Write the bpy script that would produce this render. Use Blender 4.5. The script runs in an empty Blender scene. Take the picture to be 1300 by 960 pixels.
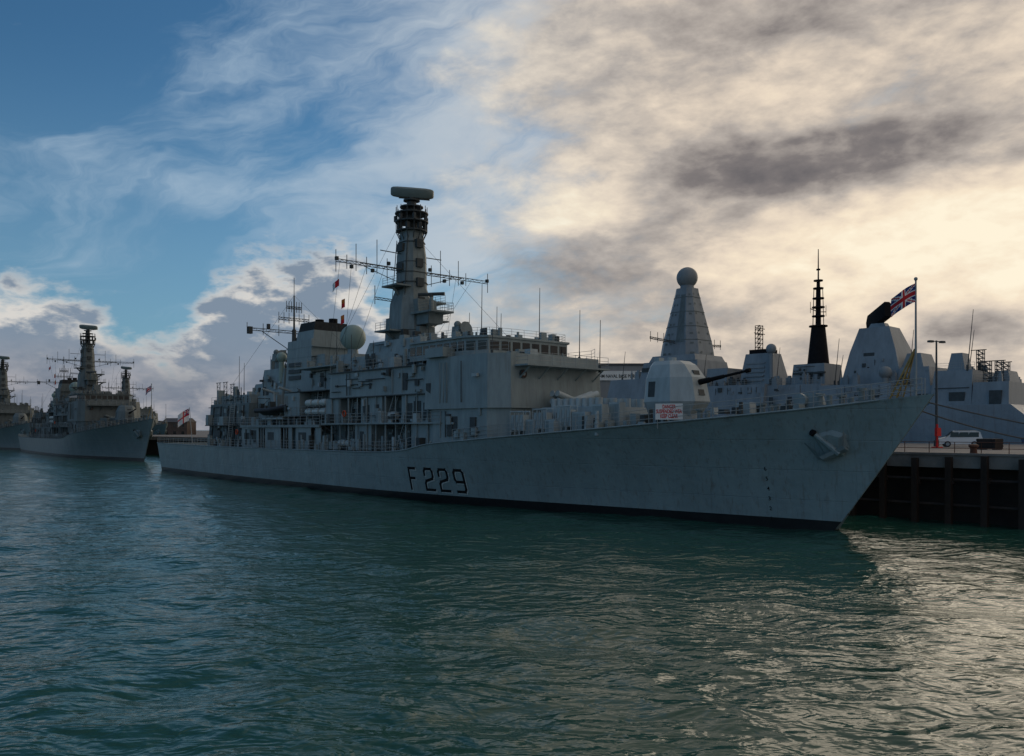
import bpy, math, random, bmesh
import numpy as np
from mathutils import Vector, Matrix
scene=bpy.context.scene
col=scene.collection
rad=math.radians

# ------------------------------------------------------------------ mesh builder
class MB:
    def __init__(s): s.v=[];s.f=[];s.m=[]; s.cm=0
    def add(s,vs,fs):
        o=len(s.v); s.v+=[tuple(v) for v in vs]; s.f+=[tuple(i+o for i in f) for f in fs]; s.m+=[s.cm]*len(fs)
    def bx(s,x0,x1,y0,y1,z0,z1,tx=1,ty=1,sx=0,sy=0):
        cx,cy=(x0+x1)/2,(y0+y1)/2; hx,hy=(x1-x0)/2,(y1-y0)/2
        vs=[(cx-hx,cy-hy,z0),(cx+hx,cy-hy,z0),(cx+hx,cy+hy,z0),(cx-hx,cy+hy,z0)]
        cx+=sx;cy+=sy
        vs+=[(cx-hx*tx,cy-hy*ty,z1),(cx+hx*tx,cy-hy*ty,z1),(cx+hx*tx,cy+hy*ty,z1),(cx-hx*tx,cy+hy*ty,z1)]
        s.add(vs,[(0,3,2,1),(4,5,6,7),(0,1,5,4),(1,2,6,5),(2,3,7,6),(3,0,4,7)])
    def cyl(s,p,q,r,r2=None,n=8):
        p=Vector(p);q=Vector(q); r2=r if r2 is None else r2
        d=(q-p)
        if d.length<1e-6: return
        d.normalize(); a=Vector((0,0,1)) if abs(d.z)<.9 else Vector((1,0,0))
        u=d.cross(a).normalized(); w=d.cross(u)
        vs=[]
        for (c,rr_) in ((p,r),(q,r2)):
            for k in range(n):
                t=2*math.pi*k/n; vs.append(c+(u*math.cos(t)+w*math.sin(t))*rr_)
        fs=[(k,(k+1)%n,n+(k+1)%n,n+k) for k in range(n)]+[tuple(range(n-1,-1,-1)),tuple(range(n,2*n))]
        s.add(vs,fs)
    def loft(s,rings,cap=True):
        n=len(rings[0]); vs=[p for r in rings for p in r]; fs=[]
        for i in range(len(rings)-1):
            for k in range(n):
                a=i*n+k;b=i*n+(k+1)%n; fs.append((a,b,b+n,a+n))
        if cap: fs+=[tuple(range(n-1,-1,-1)),tuple(range((len(rings)-1)*n,len(rings)*n))]
        s.add(vs,fs)
    def prism(s,pts,z0,z1,ts=1,c=None,sh=(0,0)):
        if c is None: c=(sum(p[0] for p in pts)/len(pts),sum(p[1] for p in pts)/len(pts))
        top=[(c[0]+(p[0]-c[0])*ts+sh[0],c[1]+(p[1]-c[1])*ts+sh[1],z1) for p in pts]
        s.loft([[(p[0],p[1],z0) for p in pts],top])
    def sph(s,c,r,n=16,m=10,sc=(1,1,1)):
        rings=[]
        for j in range(m+1):
            t=math.pi*(j+.02)/(m+.04)
            rings.append([(c[0]+r*sc[0]*math.sin(t)*math.cos(2*math.pi*k/n),c[1]+r*sc[1]*math.sin(t)*math.sin(2*math.pi*k/n),c[2]-r*sc[2]*math.cos(t)) for k in range(n)])
        s.loft(rings)
    def rail(s,pts,h=1.1,step=1.6,r=.028,bars=3):
        for a,b in zip(pts[:-1],pts[1:]):
            a=Vector(a);b=Vector(b);L=(b-a).length; n=max(1,int(round(L/step)))
            for i in range(n+1):
                p=a.lerp(b,i/n); s.cyl(p,p+Vector((0,0,h)),r,n=4)
            for k in range(bars):
                z=Vector((0,0,h*(k+1)/bars)); s.cyl(a+z,b+z,r*.7,n=4)
    def truss(s,a,b,w=.5,r=.05,n=6,up=(0,0,1)):
        a=Vector(a);b=Vector(b);u=Vector(up)*w
        s.cyl(a,b,r,n=5);s.cyl(a+u,b+u,r,n=5)
        for i in range(n+1):
            p=a.lerp(b,i/n); s.cyl(p,p+u,r*.7,n=4)
            if i<n: s.cyl(p,a.lerp(b,(i+1)/n)+u,r*.6,n=4)
    def obj(s,name,mats,parent=None,loc=None,angle=35):
        me=bpy.data.meshes.new(name); me.from_pydata(s.v,[],s.f)
        if not isinstance(mats,(list,tuple)): mats=[mats]
        for m in mats: me.materials.append(m)
        me.polygons.foreach_set('material_index',s.m)
        bm=bmesh.new(); bm.from_mesh(me); bmesh.ops.recalc_face_normals(bm,faces=bm.faces); bm.to_mesh(me); bm.free()
        me.polygons.foreach_set('use_smooth',[True]*len(me.polygons))
        me.set_sharp_from_angle(angle=rad(angle)); me.update()
        o=bpy.data.objects.new(name,me); col.objects.link(o)
        if parent: o.parent=parent
        if loc: o.location=loc
        return o

def empty(name,loc,rz,label,category,group=None):
    e=bpy.data.objects.new(name,None); e.empty_display_size=1; col.objects.link(e)
    e.location=loc; e.rotation_euler=(0,0,rz); e["label"]=label; e["category"]=category
    if group: e["group"]=group
    return e
def tag(o,label,category,group=None):
    o["label"]=label;o["category"]=category
    if group:o["group"]=group
    return o

def curve(tab,x):
    n=len(tab)
    if x<=tab[0][0]: return tab[0][1]
    if x>=tab[-1][0]: return tab[-1][1]
    for i in range(n-1):
        if x<=tab[i+1][0]: break
    x0,y0=tab[i];x1,y1=tab[i+1];h=x1-x0
    def sl(j):
        if j==0: return (tab[1][1]-tab[0][1])/(tab[1][0]-tab[0][0])
        if j==n-1: return (tab[-1][1]-tab[-2][1])/(tab[-1][0]-tab[-2][0])
        a=(tab[j][1]-tab[j-1][1])/(tab[j][0]-tab[j-1][0]); b=(tab[j+1][1]-tab[j][1])/(tab[j+1][0]-tab[j][0])
        return 0 if a*b<=0 else 2*a*b/(a+b)
    m0,m1=sl(i),sl(i+1); t=(x-x0)/h
    return (2*t**3-3*t*t+1)*y0+(t**3-2*t*t+t)*h*m0+(-2*t**3+3*t*t)*y1+(t**3-t*t)*h*m1

# ------------------------------------------------------------------ materials
def new_mat(name):
    m=bpy.data.materials.new(name); m.use_nodes=True; nt=m.node_tree
    return m,nt,nt.nodes['Principled BSDF']
def mat(name,rgb,rough=.5,metal=0,var=.15,scale=1.5,streak=0,rust=0,bump=0,spec=.4):
    m,nt,b=new_mat(name); N=nt.nodes;L=nt.links
    tc=N.new('ShaderNodeTexCoord'); mp=N.new('ShaderNodeMapping'); L.new(tc.outputs['Object'],mp.inputs[0])
    mp.inputs['Scale'].default_value=(1,1,.25 if streak else 1)
    no=N.new('ShaderNodeTexNoise'); no.inputs['Scale'].default_value=scale; no.inputs['Detail'].default_value=5; no.inputs['Roughness'].default_value=.65
    L.new(mp.outputs[0],no.inputs['Vector'])
    mr=N.new('ShaderNodeMapRange'); mr.inputs[1].default_value=.3;mr.inputs[2].default_value=.7; mr.inputs[3].default_value=1-var; mr.inputs[4].default_value=1+var*.7
    L.new(no.outputs[0],mr.inputs[0])
    mx=N.new('ShaderNodeMix'); mx.data_type='RGBA'; mx.blend_type='MULTIPLY'; mx.inputs[0].default_value=1
    mx.inputs[6].default_value=(*rgb,1); L.new(mr.outputs[0],mx.inputs[7]); out=mx.outputs[2]
    if streak or rust:
        mp2=N.new('ShaderNodeMapping'); L.new(tc.outputs['Object'],mp2.inputs[0]); mp2.inputs['Scale'].default_value=(2.2,2.2,.12)
        n2=N.new('ShaderNodeTexNoise'); n2.inputs['Scale'].default_value=1.6; n2.inputs['Detail'].default_value=5; n2.inputs['Roughness'].default_value=.7
        L.new(mp2.outputs[0],n2.inputs['Vector'])
        r2=N.new('ShaderNodeMapRange'); r2.inputs[1].default_value=.52;r2.inputs[2].default_value=.75;r2.inputs[3].default_value=0;r2.inputs[4].default_value=max(streak,rust)
        L.new(n2.outputs[0],r2.inputs[0])
        m2=N.new('ShaderNodeMix'); m2.data_type='RGBA'; L.new(r2.outputs[0],m2.inputs[0]); L.new(out,m2.inputs[6])
        m2.inputs[7].default_value=(.13,.075,.04,1) if rust else (rgb[0]*.5,rgb[1]*.5,rgb[2]*.5,1)
        out=m2.outputs[2]
    L.new(out,b.inputs['Base Color'])
    b.inputs['Roughness'].default_value=rough; b.inputs['Metallic'].default_value=metal
    b.inputs['Specular IOR Level'].default_value=spec
    if bump:
        bp=N.new('ShaderNodeBump'); bp.inputs['Strength'].default_value=bump; bp.inputs['Distance'].default_value=.05
        L.new(no.outputs[0],bp.inputs['Height']); L.new(bp.outputs[0],b.inputs['Normal'])
    return m
def hull_mat(name,rgb,rust=.3):
    m=mat(name,rgb,.42,var=.14,scale=.35,streak=.4,rust=rust)
    nt=m.node_tree;N=nt.nodes;L=nt.links;b=N['Principled BSDF']
    tc=N.new('ShaderNodeTexCoord'); sx=N.new('ShaderNodeSeparateXYZ'); L.new(tc.outputs['Object'],sx.inputs[0])
    cx=N.new('ShaderNodeCombineXYZ'); L.new(sx.outputs[0],cx.inputs[0]); L.new(sx.outputs[2],cx.inputs[1])
    br=N.new('ShaderNodeTexBrick'); br.inputs['Scale'].default_value=1; br.inputs['Brick Width'].default_value=5; br.inputs['Row Height'].default_value=2.2
    br.inputs['Mortar Size'].default_value=.03; br.inputs['Mortar Smooth'].default_value=1; L.new(cx.outputs[0],br.inputs['Vector'])
    no=N.new('ShaderNodeTexNoise'); no.inputs['Scale'].default_value=.9; no.inputs['Detail'].default_value=3; L.new(tc.outputs['Object'],no.inputs['Vector'])
    ad=N.new('ShaderNodeMath'); ad.operation='MULTIPLY_ADD'; L.new(br.outputs['Fac'],ad.inputs[0]); ad.inputs[1].default_value=-.3; L.new(no.outputs[0],ad.inputs[2])
    bp=N.new('ShaderNodeBump'); bp.inputs['Strength'].default_value=.6; bp.inputs['Distance'].default_value=.15
    L.new(ad.outputs[0],bp.inputs['Height']); L.new(bp.outputs[0],b.inputs['Normal'])
    return m
M_hull=hull_mat('hull_paint',(.245,.31,.315),rust=.5)
M_grey=mat('ship_grey',(.25,.31,.32),.55,var=.2,scale=1.2,streak=.3,rust=.22,bump=.1)
M_grey2=mat('ship_grey_light',(.36,.425,.44),.5,var=.16,scale=1.5,streak=.25)
M_greyd=mat('ship_grey_dark',(.05,.062,.065),.6,var=.3,scale=2)
M_mast=mat('mast_grey',(.19,.235,.24),.6,var=.28,scale=1.4,streak=.3)
M_core=mat('recess_shade_and_panel_grey',(.13,.165,.17),.65,var=.35,scale=.9,streak=.3,rust=.2)  # darker grey paints shade into recessed walls; also plain dark panels
M_farh=hull_mat('far_hull_paint_darkened',(.16,.205,.21),rust=.3)  # hull paint darkened in colour to tone down skylight on far frigates
M_farg=mat('far_ship_grey_darkened',(.12,.15,.155),.6,var=.3,scale=.8,streak=.3)  # upperworks grey of far frigates, shade put into the colour likewise
M_deck=mat('deck_paint',(.06,.075,.07),.85,var=.3,scale=.8)
M_boot=mat('boot_topping',(.012,.012,.013),.4,var=.3)
M_black=mat('black_paint',(.012,.012,.013),.8,var=.3,spec=.15)
M_soot=mat('sooty_grey',(.04,.045,.047),.8,var=.4,spec=.15)
M_white=mat('white_paint',(.74,.74,.72),.4,var=.06)
M_dome=mat('radome',(.25,.34,.31),.5,var=.06)
M_domeg=mat('grey_radome',(.21,.24,.25),.5,var=.08)
M_radar=mat('radar_grey_green',(.15,.19,.18),.5,var=.12)
M_glass=mat('bridge_glass',(.015,.02,.022),.08,var=.1)
M_steel=mat('rail_steel',(.30,.33,.33),.5,var=.1)
M_raft=mat('raft_canister',(.5,.55,.54),.45,var=.15,scale=4)
M_orange=mat('lifebuoy_orange',(.5,.07,.02),.5)
M_redp=mat('red_paint',(.6,.012,.01),.5)
M_rubber=mat('tube_rubber',(.03,.03,.035),.6)
M_fred=mat('flag_red',(.55,.02,.03),.8,var=.1); M_fwhite=mat('flag_white',(.8,.8,.8),.8,var=.05); M_fblue=mat('flag_blue',(.02,.035,.18),.8,var=.1); M_fyel=mat('flag_yellow',(.5,.16,.03),.8,var=.1)
M_tan=mat('yellow_strut_paint',(.35,.24,.08),.6,var=.2)
M_t45=hull_mat('destroyer_paint',(.255,.30,.335),rust=.1)
M_t45b=mat('destroyer_grey',(.225,.265,.29),.5,var=.2,scale=.6,streak=.35)
M_conc=mat('quay_concrete',(.22,.2,.18),.85,var=.35,scale=.5,bump=.3)
M_timber=mat('wet_timber',(.03,.019,.014),.7,var=.5,scale=1.5,streak=.5,bump=.5)
M_dark=mat('dark_wall',(.03,.022,.018),.8,var=.4,scale=.6)
M_rust=mat('rusty_iron',(.12,.05,.03),.75,var=.4,scale=3,bump=.3)
M_rope=mat('rope',(.12,.11,.1),.9)
M_brick=mat('brick',(.10,.075,.065),.85,var=.25,scale=.4); M_shed=mat('shed_cladding',(.26,.265,.27),.7,var=.12,scale=.2,streak=.3)
M_roof=mat('slate_roof',(.08,.08,.09),.7,var=.2)

def text_mesh(body,size,spacing=1.0,align='LEFT',line=1.0,off=.012):
    cu=bpy.data.curves.new('lettering','FONT'); cu.body=body; cu.size=size; cu.space_character=spacing; cu.align_x=align; cu.space_line=line; cu.resolution_u=3; cu.offset=size*off
    o=bpy.data.objects.new('lettering_source',cu); col.objects.link(o); bpy.context.view_layer.update()
    dg=bpy.context.evaluated_depsgraph_get(); me=bpy.data.meshes.new_from_object(o.evaluated_get(dg))
    bpy.data.objects.remove(o); bpy.data.curves.remove(cu); return me

# ------------------------------------------------------------------ frigate
deckW=[(0,6.0),(.08,6.8),(.23,7.7),(.4,8.05),(.63,8.05),(.70,7.9),(.77,7.25),(.83,6.2),(.885,4.8),(.93,3.3),(.965,1.8),(.985,.9),(1,.1)]
watW=[(0,5.2),(.08,6.1),(.23,7.2),(.4,7.6),(.58,7.5),(.66,6.9),(.74,5.7),(.82,4.0),(.89,2.4),(.95,1.05),(.985,.3),(1,.06)]
zdT=[(0,5.0),(.3,4.85),(.58,4.9),(.625,5.15),(.66,5.9),(.70,6.3),(.85,7.75),(.94,8.8),(1,9.75)]
def xs(z): return 123.2+(7*(z/9.75)**.95 if z>0 else z*.5)
def hb(u,z):
    zd=curve(zdT,u); W=curve(watW,u);D=curve(deckW,u)
    if z<=0: return W*(1+z*.06)
    k=min(1,max(0,(u-.6)/.3)); p=1+.95*k*k*(3-2*k)
    return W+(D-W)*min(1,z/zd)**p
def hull_y(x,z): return hb(min(1,x/xs(z)),z)
def deckpt(u,s,off=0,dz=0):
    zd=curve(zdT,u); return (u*xs(zd),s*(hb(u,zd)-off),zd+dz)
def dz_at(x): return curve(zdT,min(1,x/127.5))

def clutter(mb,x0,x1,y,z0,z1,n,rng,sgn=-1):
    for i in range(n):
        x=rng.uniform(x0,x1); z=rng.uniform(z0,z1); k=rng.random()
        d=rng.uniform(.06,.35)
        if k<.5:
            w=rng.uniform(.2,.8);h=rng.uniform(.2,.9); mb.cm=rng.choice([0,0,1,1,2]); mb.bx(x-w/2,x+w/2,min(y,y+sgn*d),max(y,y+sgn*d),z-h/2,z+h/2)
        elif k<.72:
            mb.cm=rng.choice([0,1]); mb.cyl((x,y+sgn*.1,z0),(x,y+sgn*.1,z1),.055,n=5)
        elif k<.87:
            mb.cm=1; mb.cyl((x,y+sgn*.12,z),(min(x+rng.uniform(1,4),x1),y+sgn*.12,z),.055,n=5)
        else:
            mb.cm=1; mb.bx(x-.4,x+.4,min(y,y+sgn*.06),max(y,y+sgn*.06),z0+.25,z0+2.05)
def flag_mesh(name,kind,origin,dirv,L,H,droop,parent,nx=30,ny=18,wob=.12):
    mb=MB(); d=Vector(dirv).normalized(); side=d.cross(Vector((0,0,1)))
    vs=[];fs=[];ms=[]
    for j in range(ny+1):
        for i in range(nx+1):
            u=i/nx;v=j/ny
            p=Vector(origin)+d*(L*u*(1-.12*u))+Vector((0,0,-1))*(H*v+droop*u**1.2)+side*(wob*L*math.sin(7*u+2*v)*u)
            vs.append(p)
    def jack(u,v,asp=1.8):
        x=(u-.5)*asp;y=(v-.5)
        if abs(x)<.09 or abs(y)<.09: return 0
        if abs(x)<.16 or abs(y)<.16: return 1
        dd=min(abs(x/asp-y),abs(x/asp+y))
        if dd<.035: return 0
        if dd<.1: return 1
        return 2
    for j in range(ny):
        for i in range(nx):
            u=(i+.5)/nx;v=(j+.5)/ny; a=j*(nx+1)+i
            if kind=='jack': m=jack(u,v)
            elif kind=='ensign':
                if u<.4 and v<.42: m=jack(u/.4,v/.42)
                else: m=0 if (abs(u-.5)<.05 or abs(v-.5)<.06) else 1
            elif kind=='redwhite': m=0 if u<.5 else 1
            else: m=3 if v<.5 else 0
            fs.append((a,a+1,a+nx+2,a+nx+1)); ms.append(m)
    mb.v=[tuple(v) for v in vs]; mb.f=fs; mb.m=ms
    return mb.obj(name,[M_fred,M_fwhite,M_fblue,M_fyel],parent,angle=80)

def build_frigate():
    rng=random.Random(3)
    root=empty('warship',(0,0,0),0,'','warship')
    mb=MB(); rows=[-2.0,0.0,.75]; nv=9; nu=90
    us=[i/nu for i in range(nu+1)]
    def pts(u,s):
        zd=curve(zdT,u); zz=rows+[.75+(zd-.75)*k/nv for k in range(1,nv+1)]
        return [(u*xs(z),s*hb(u,z),z) for z in zz]
    for s in (1,-1):
        g=[pts(u,s) for u in us]; nz=len(g[0]); vs=[p for r in g for p in r]
        base=len(mb.v); mb.v+=vs
        for z in range(nz-1):
            for i in range(nu):
                mb.f.append(tuple(k+base for k in (i*nz+z,(i+1)*nz+z,(i+1)*nz+z+1,i*nz+z+1))); mb.m.append(1 if z<2 else 0)
    mb.cm=0; a=pts(0,1);b=pts(0,-1); mb.add(a+b[::-1],[tuple(range(len(a)*2))])
    a=pts(1,1);b=pts(1,-1); mb.add(a+b[::-1],[tuple(range(len(a)*2))])
    mb.obj('hull',[M_hull,M_boot],root,angle=50)
    mb=MB(); vs=[];fs=[]
    for i,u in enumerate(us):
        p=deckpt(u,1,.03,-.12);q=deckpt(u,-1,.03,-.12); vs+=[p,q]
        if i<nu: fs.append((2*i,2*i+1,2*i+3,2*i+2))
    mb.add(vs,fs); mb.obj('deck',M_deck,root)
    for s in (-1,1):
        mb=MB()
        for i in range(nu-2):
            a=deckpt(us[i],s,-.03,-.02);b=deckpt(us[i+1],s,-.03,-.02); mb.cyl(a,b,.07,n=5)
        mb.obj('gunwale_trim',M_grey,root)
    for s in (-1,1):
        mb=MB(); cx,cz=123.6,6.35
        def P(dx,dz,o):
            x=cx+dx*.92;z=cz+dz*.92; return Vector((x,s*(hull_y(x,z)+o*.7),z))
        ring=[(-1.35,.75),(.3,1.15),(1.3,.8),(.9,-1.0),(-.5,-1.15)]
        mb.cm=0; mb.loft([[P(a,b,-.1) for a,b in ring],[P(a*.62,b*.62,.5) for a,b in ring]])
        mb.cyl(P(-.9,.75,.4),P(.75,-.75,.75),.17,.22,n=8)
        mb.cm=2
        mb.loft([[P(-.75,-1.15,.5),P(1.35,-.15,.5),P(1.45,-.5,.75),P(-.4,-1.4,.75)],[P(-.7,-1.0,.95),P(1.2,-.1,.95),P(1.3,-.35,1.0),P(-.4,-1.2,1.0)]])
        mb.loft([[P(-.9,-1.2,.55),P(-.45,-1.3,.6),P(-.5,-1.0,.9)],[P(-1.75,.05,.5),P(-1.65,.05,.55),P(-1.65,.1,.6)]])
        mb.loft([[P(1.0,-.5,.55),P(1.5,-.3,.6),P(1.2,-.1,.9)],[P(1.15,1.0,.5),P(1.25,1.0,.55),P(1.2,1.0,.62)]])
        mb.cm=1; mb.cyl(P(-.95,.8,.3),P(-1.05,.9,.5),.24,n=10)
        mb.obj('anchor',[M_hull,M_black,M_mast],root)
    # hangar
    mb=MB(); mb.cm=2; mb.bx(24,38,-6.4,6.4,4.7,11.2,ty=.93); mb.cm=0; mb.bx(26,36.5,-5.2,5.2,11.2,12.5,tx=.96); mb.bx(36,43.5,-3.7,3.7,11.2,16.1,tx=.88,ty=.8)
    mb.bx(38,50,-5.4,5.4,4.7,9.0); mb.bx(38,44,-4.6,4.6,9.0,12.2); mb.bx(32,36,-3,3,12.5,14.2,tx=.85,ty=.8)
    mb.bx(22.6,24,-5.5,5.5,9.2,9.35)
    mb.cm=1
    for x in (25.5,28.2,30.9,33.6,36.3): mb.bx(x-.06,x+.06,-6.55,6.55,5,10.9,ty=.935)
    for x in (26.3,31.6,34.4): mb.bx(x,x+1.5,-6.5,6.5,5.4,8.2,ty=.965)
    mb.bx(24,38,-6.9,6.9,7.9,8.02)
    mb.cm=0; mb.bx(24.4,25.3,-6.9,6.9,8.0,9.6); mb.bx(29.4,31,-6.9,6.9,8.0,9.3)
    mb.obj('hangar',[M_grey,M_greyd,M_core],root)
    mb=MB()
    for k in range(11): mb.bx(23.9,24.02,-3.4,3.4,5+k*.5,5.47+k*.5)
    mb.obj('hangar_door',M_grey2,root)
    mb=MB()
    for s in (-1,1):
        y=s*7.1
        for a,b,zt in ((38.1,43.6,7.62),(45.6,50.2,7.62),(52.4,53.4,7.62),(54.4,58.4,7.62),(59.6,61,7.62)): mb.cm=0; mb.bx(a,b,y-.05,y+.05,4.9,zt)
        for a,b,z0,z1 in ((39,40.6,6.0,6.9),(41.4,42.8,6.0,6.9),(46.4,48.2,5.9,7.0),(55.2,57.2,5.9,7.0)): mb.cm=1; mb.bx(a,b,y-.08,y+.08,z0,z1)
        for a in (44.2,44.9,51,51.7): mb.cm=0; mb.bx(a,a+.18,y-.05,y+.05,4.9,7.62)
        mb.cm=0; mb.bx(38,61,min(s*7.12,s*7.42),max(s*7.12,s*7.42),7.64,7.8); mb.bx(38,61,min(s*5.2,s*7.4),max(s*5.2,s*7.4),7.83,7.96)
    mb.obj('side_gallery',[M_grey,M_greyd],root)
    # funnel
    mb=MB(); mb.bx(44,51.6,-3.6,3.6,9.0,19.6,tx=.9,ty=.88); mb.bx(46.4,51.2,-2.9,2.9,19.6,20.8,tx=.98,ty=.95)
    mb.bx(50,54,-4.2,4.2,9,13.4,tx=.8); mb.bx(51.2,54,-2.6,2.6,13.4,17.4,tx=.8)
    mb.cm=1; mb.bx(46.6,51.0,-2.7,2.7,20.8,22.0,tx=.93,ty=.9); mb.bx(44.9,46.2,-2.3,2.3,19.6,20.2)
    mb.cm=2
    for z in (14.2,15.1,16.0): mb.bx(45.2,48.6,-3.54,3.54,z,z+.55,ty=.985)
    mb.cm=0
    for z in (11.5,13.2,17.2,18.5): mb.bx(43.9,51.7,-3.64+(z-9)*.042,3.64-(z-9)*.042,z,z+.1)
    mb.obj('funnel',[M_grey,M_soot,M_greyd],root)
    for x,y in ((47.6,0),(49.6,1)):
        mb=MB(); mb.cyl((x,y,21.9),(x,y,22.7),.6,n=12); mb.obj('exhaust_pipe',M_black,root)
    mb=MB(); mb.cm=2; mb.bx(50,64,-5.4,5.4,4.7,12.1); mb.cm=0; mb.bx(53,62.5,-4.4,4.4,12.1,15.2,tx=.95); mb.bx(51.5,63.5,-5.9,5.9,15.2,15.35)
    mb.bx(55,60,-2.6,2.6,15.3,17.1,tx=.8,ty=.7)
    for s in (-1,1): mb.bx(51,55.2,min(s*5.4,s*7.0),max(s*5.4,s*7.0),9.15,12.05)
    mb.cm=1; mb.bx(50,64,-7.2,7.2,9.0,9.12); mb.bx(51,62,-7.05,7.05,12.1,12.22)
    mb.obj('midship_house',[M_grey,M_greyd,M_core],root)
    mb=MB(); mb.cyl((57.2,-.4,16.8),(57.2,-.4,18.2),.8,.6,n=14); mb.cm=1; mb.sph((57.2,-.4,19.4),1.68,n=24,m=16); mb.obj('satellite_radome',[M_grey,M_dome],root)
    for y in (-3.1,3.1):
        mb=MB(); mb.cyl((42.3,y,14),(42.3,y,17),.4,n=10); mb.sph((42.3,y,17.6),.75,n=16,m=10); mb.obj('small_radome',M_dome,root)
    # main superstructure
    mb=MB()
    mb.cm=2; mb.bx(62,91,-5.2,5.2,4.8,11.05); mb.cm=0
    mb.bx(63.4,84,-7.3,7.3,11.05,14.0,ty=.985)
    fp=[(83.5,-7.8),(93.2,-7.6),(95.0,-6.2),(95.0,6.2),(93.2,7.6),(83.5,7.8)]
    mb.prism(fp,9.4,14.55,ts=.97,sh=(-.15,0))
    mb.prism([(84.5,-7.5),(92.9,-7.4),(94.7,-6.0),(94.7,6.0),(92.9,7.4),(84.5,7.5)],5.8,9.4)
    mb.bx(63,79.5,-5.0,5.0,14.0,16.1,tx=.96,ty=.9)
    mb.bx(65.5,77,-3.8,3.8,16.1,17.8,tx=.92,ty=.88)
    mb.bx(94.7,96.6,-5.6,5.6,13.3,13.45)
    for y in (-5,-2.5,0,2.5,5): mb.cyl((94.8,y,12.2),(96.3,y,13.3),.08,n=5)
    # plated side bays under the overhang
    for s in (-1,1):
        for a,b,z0,z1 in ((62.2,65.2,8.1,11.05),(70.2,74.6,8.1,11.05),(78.4,84.5,8.1,11.05),(80.2,84.5,5.2,8.0),(68.9,72.4,5.0,8.0)):
            mb.bx(a,b,min(s*5.2,s*7.12),max(s*5.2,s*7.12),z0,z1)
    mb.cm=1
    mb.bx(63.3,83.4,-7.42,7.42,13.98,14.1); mb.bx(63.3,83.4,-7.4,7.4,11.0,11.12)
    for s in (-1,1):
        for x,z in ((71.2,8.3),(73.2,8.3),(79.6,8.3),(82.4,8.3),(70,5.3),(87,6.7),(90.6,6.7)): mb.bx(x,x+.8,min(s*7.1,s*7.6 if x>86 else s*7.17),max(s*7.1,s*7.6 if x>86 else s*7.17),z,z+1.85)
    mb.cm=0
    for k in range(11):
        x=63.8+k*1.95
        for s in (-1,1): mb.cyl((x,s*7.25,5),(x,s*7.25,11.1),.07 if k%2 else .12,n=6)
    mb.bx(62,86,-7.7,-5.1,7.95,8.1); mb.bx(62,86,5.1,7.7,7.95,8.1)
    for k in range(7):
        y=-4.2+k*1.4; mb.bx(94.65,94.82,y-.05,y+.05,6.2,9.3)
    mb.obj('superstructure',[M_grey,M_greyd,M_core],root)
    bp=[(79,-6.5),(88.6,-6.6),(90.8,-5.4),(91.0,-2.6),(91.0,2.6),(90.8,5.4),(88.6,6.6),(79,6.5)]
    mb=MB(); mb.prism(bp,14.57,16.35,ts=1.0); mb.prism([(p[0]+.15,p[1]*1.04) for p in bp],16.35,16.55)
    mb.bx(84,87,-8.1,8.1,14.57,15.5)
    bridge=mb.obj('bridge',[M_grey,M_greyd],root)
    for a,b in zip(bp[:-1],bp[1:]):
        A=Vector((*a,0));B=Vector((*b,0)); L=(B-A).length; n=max(2,int(round(L/1.25))); d=(B-A)/L; nr=Vector((d.y,-d.x,0))
        for i in range(n):
            p=A+d*(L*(i+.12)/n);q=A+d*(L*(i+.88)/n); w=MB()
            o0=nr*-.02;o1=nr*.035
            w.add([p+o0+Vector((0,0,15.15)),q+o0+Vector((0,0,15.15)),q+o0+Vector((0,0,16.05)),p+o0+Vector((0,0,16.05)),
                   p+o1+Vector((0,0,15.15)),q+o1+Vector((0,0,15.15)),q+o1+Vector((0,0,16.05)),p+o1+Vector((0,0,16.05))],
                  [(0,3,2,1),(4,5,6,7),(0,1,5,4),(1,2,6,5),(2,3,7,6),(3,0,4,7)])
            w.obj('window',M_glass,bridge)
    mb=MB(); mb.cyl((94.6,-4.6,12.6),(94.98,-4.6,12.6),.42,n=20); mb.cm=1; mb.cyl((94.9,-4.6,12.6),(95.02,-4.6,12.6),.3,n=20); mb.cm=2; mb.cyl((94.9,-4.6,12.6),(95.05,-4.6,12.6),.17,n=12)
    mb.obj('crest_badge',[M_greyd,M_rust,M_grey2],root)
    mb=MB()
    for s in (-1,1):
        clutter(mb,63,86,s*5.2,5.1,7.8,60,rng,s); clutter(mb,63,86,s*5.2,8.2,10.9,50,rng,s)
        clutter(mb,64,83,s*7.3,11.3,13.8,30,rng,s); clutter(mb,24.5,37.5,s*6.4,5.2,10.8,50,rng,s)
        clutter(mb,50.5,62,s*5.4,5.2,12,60,rng,s); clutter(mb,38.5,49.5,s*5.4,5.2,9,30,rng,s); clutter(mb,53.5,62,s*4.4,12.6,15,20,rng,s)
        clutter(mb,64,78.5,s*4.8,14.2,15.9,24,rng,s); clutter(mb,85.5,92,s*7.45,6.6,9.2,12,rng,s); clutter(mb,45,50.5,s*3.5,10,13,10,rng,s); clutter(mb,84,92,s*7.65,10,14,7,rng,s)
        clutter(mb,37,43,s*3.5,11.5,15,14,rng,s); clutter(mb,66,77,s*3.6,16.2,17.4,10,rng,s); clutter(mb,27,36,s*5.2,11.3,12.4,10,rng,s)
        clutter(mb,70.4,74.4,s*7.12,8.3,10.8,6,rng,s); clutter(mb,78.6,84,s*7.12,8.3,10.8,7,rng,s); clutter(mb,51.2,55,s*7.0,9.3,11.8,6,rng,s); clutter(mb,38.2,43.4,s*7.15,5.2,7.4,5,rng,s)
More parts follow.
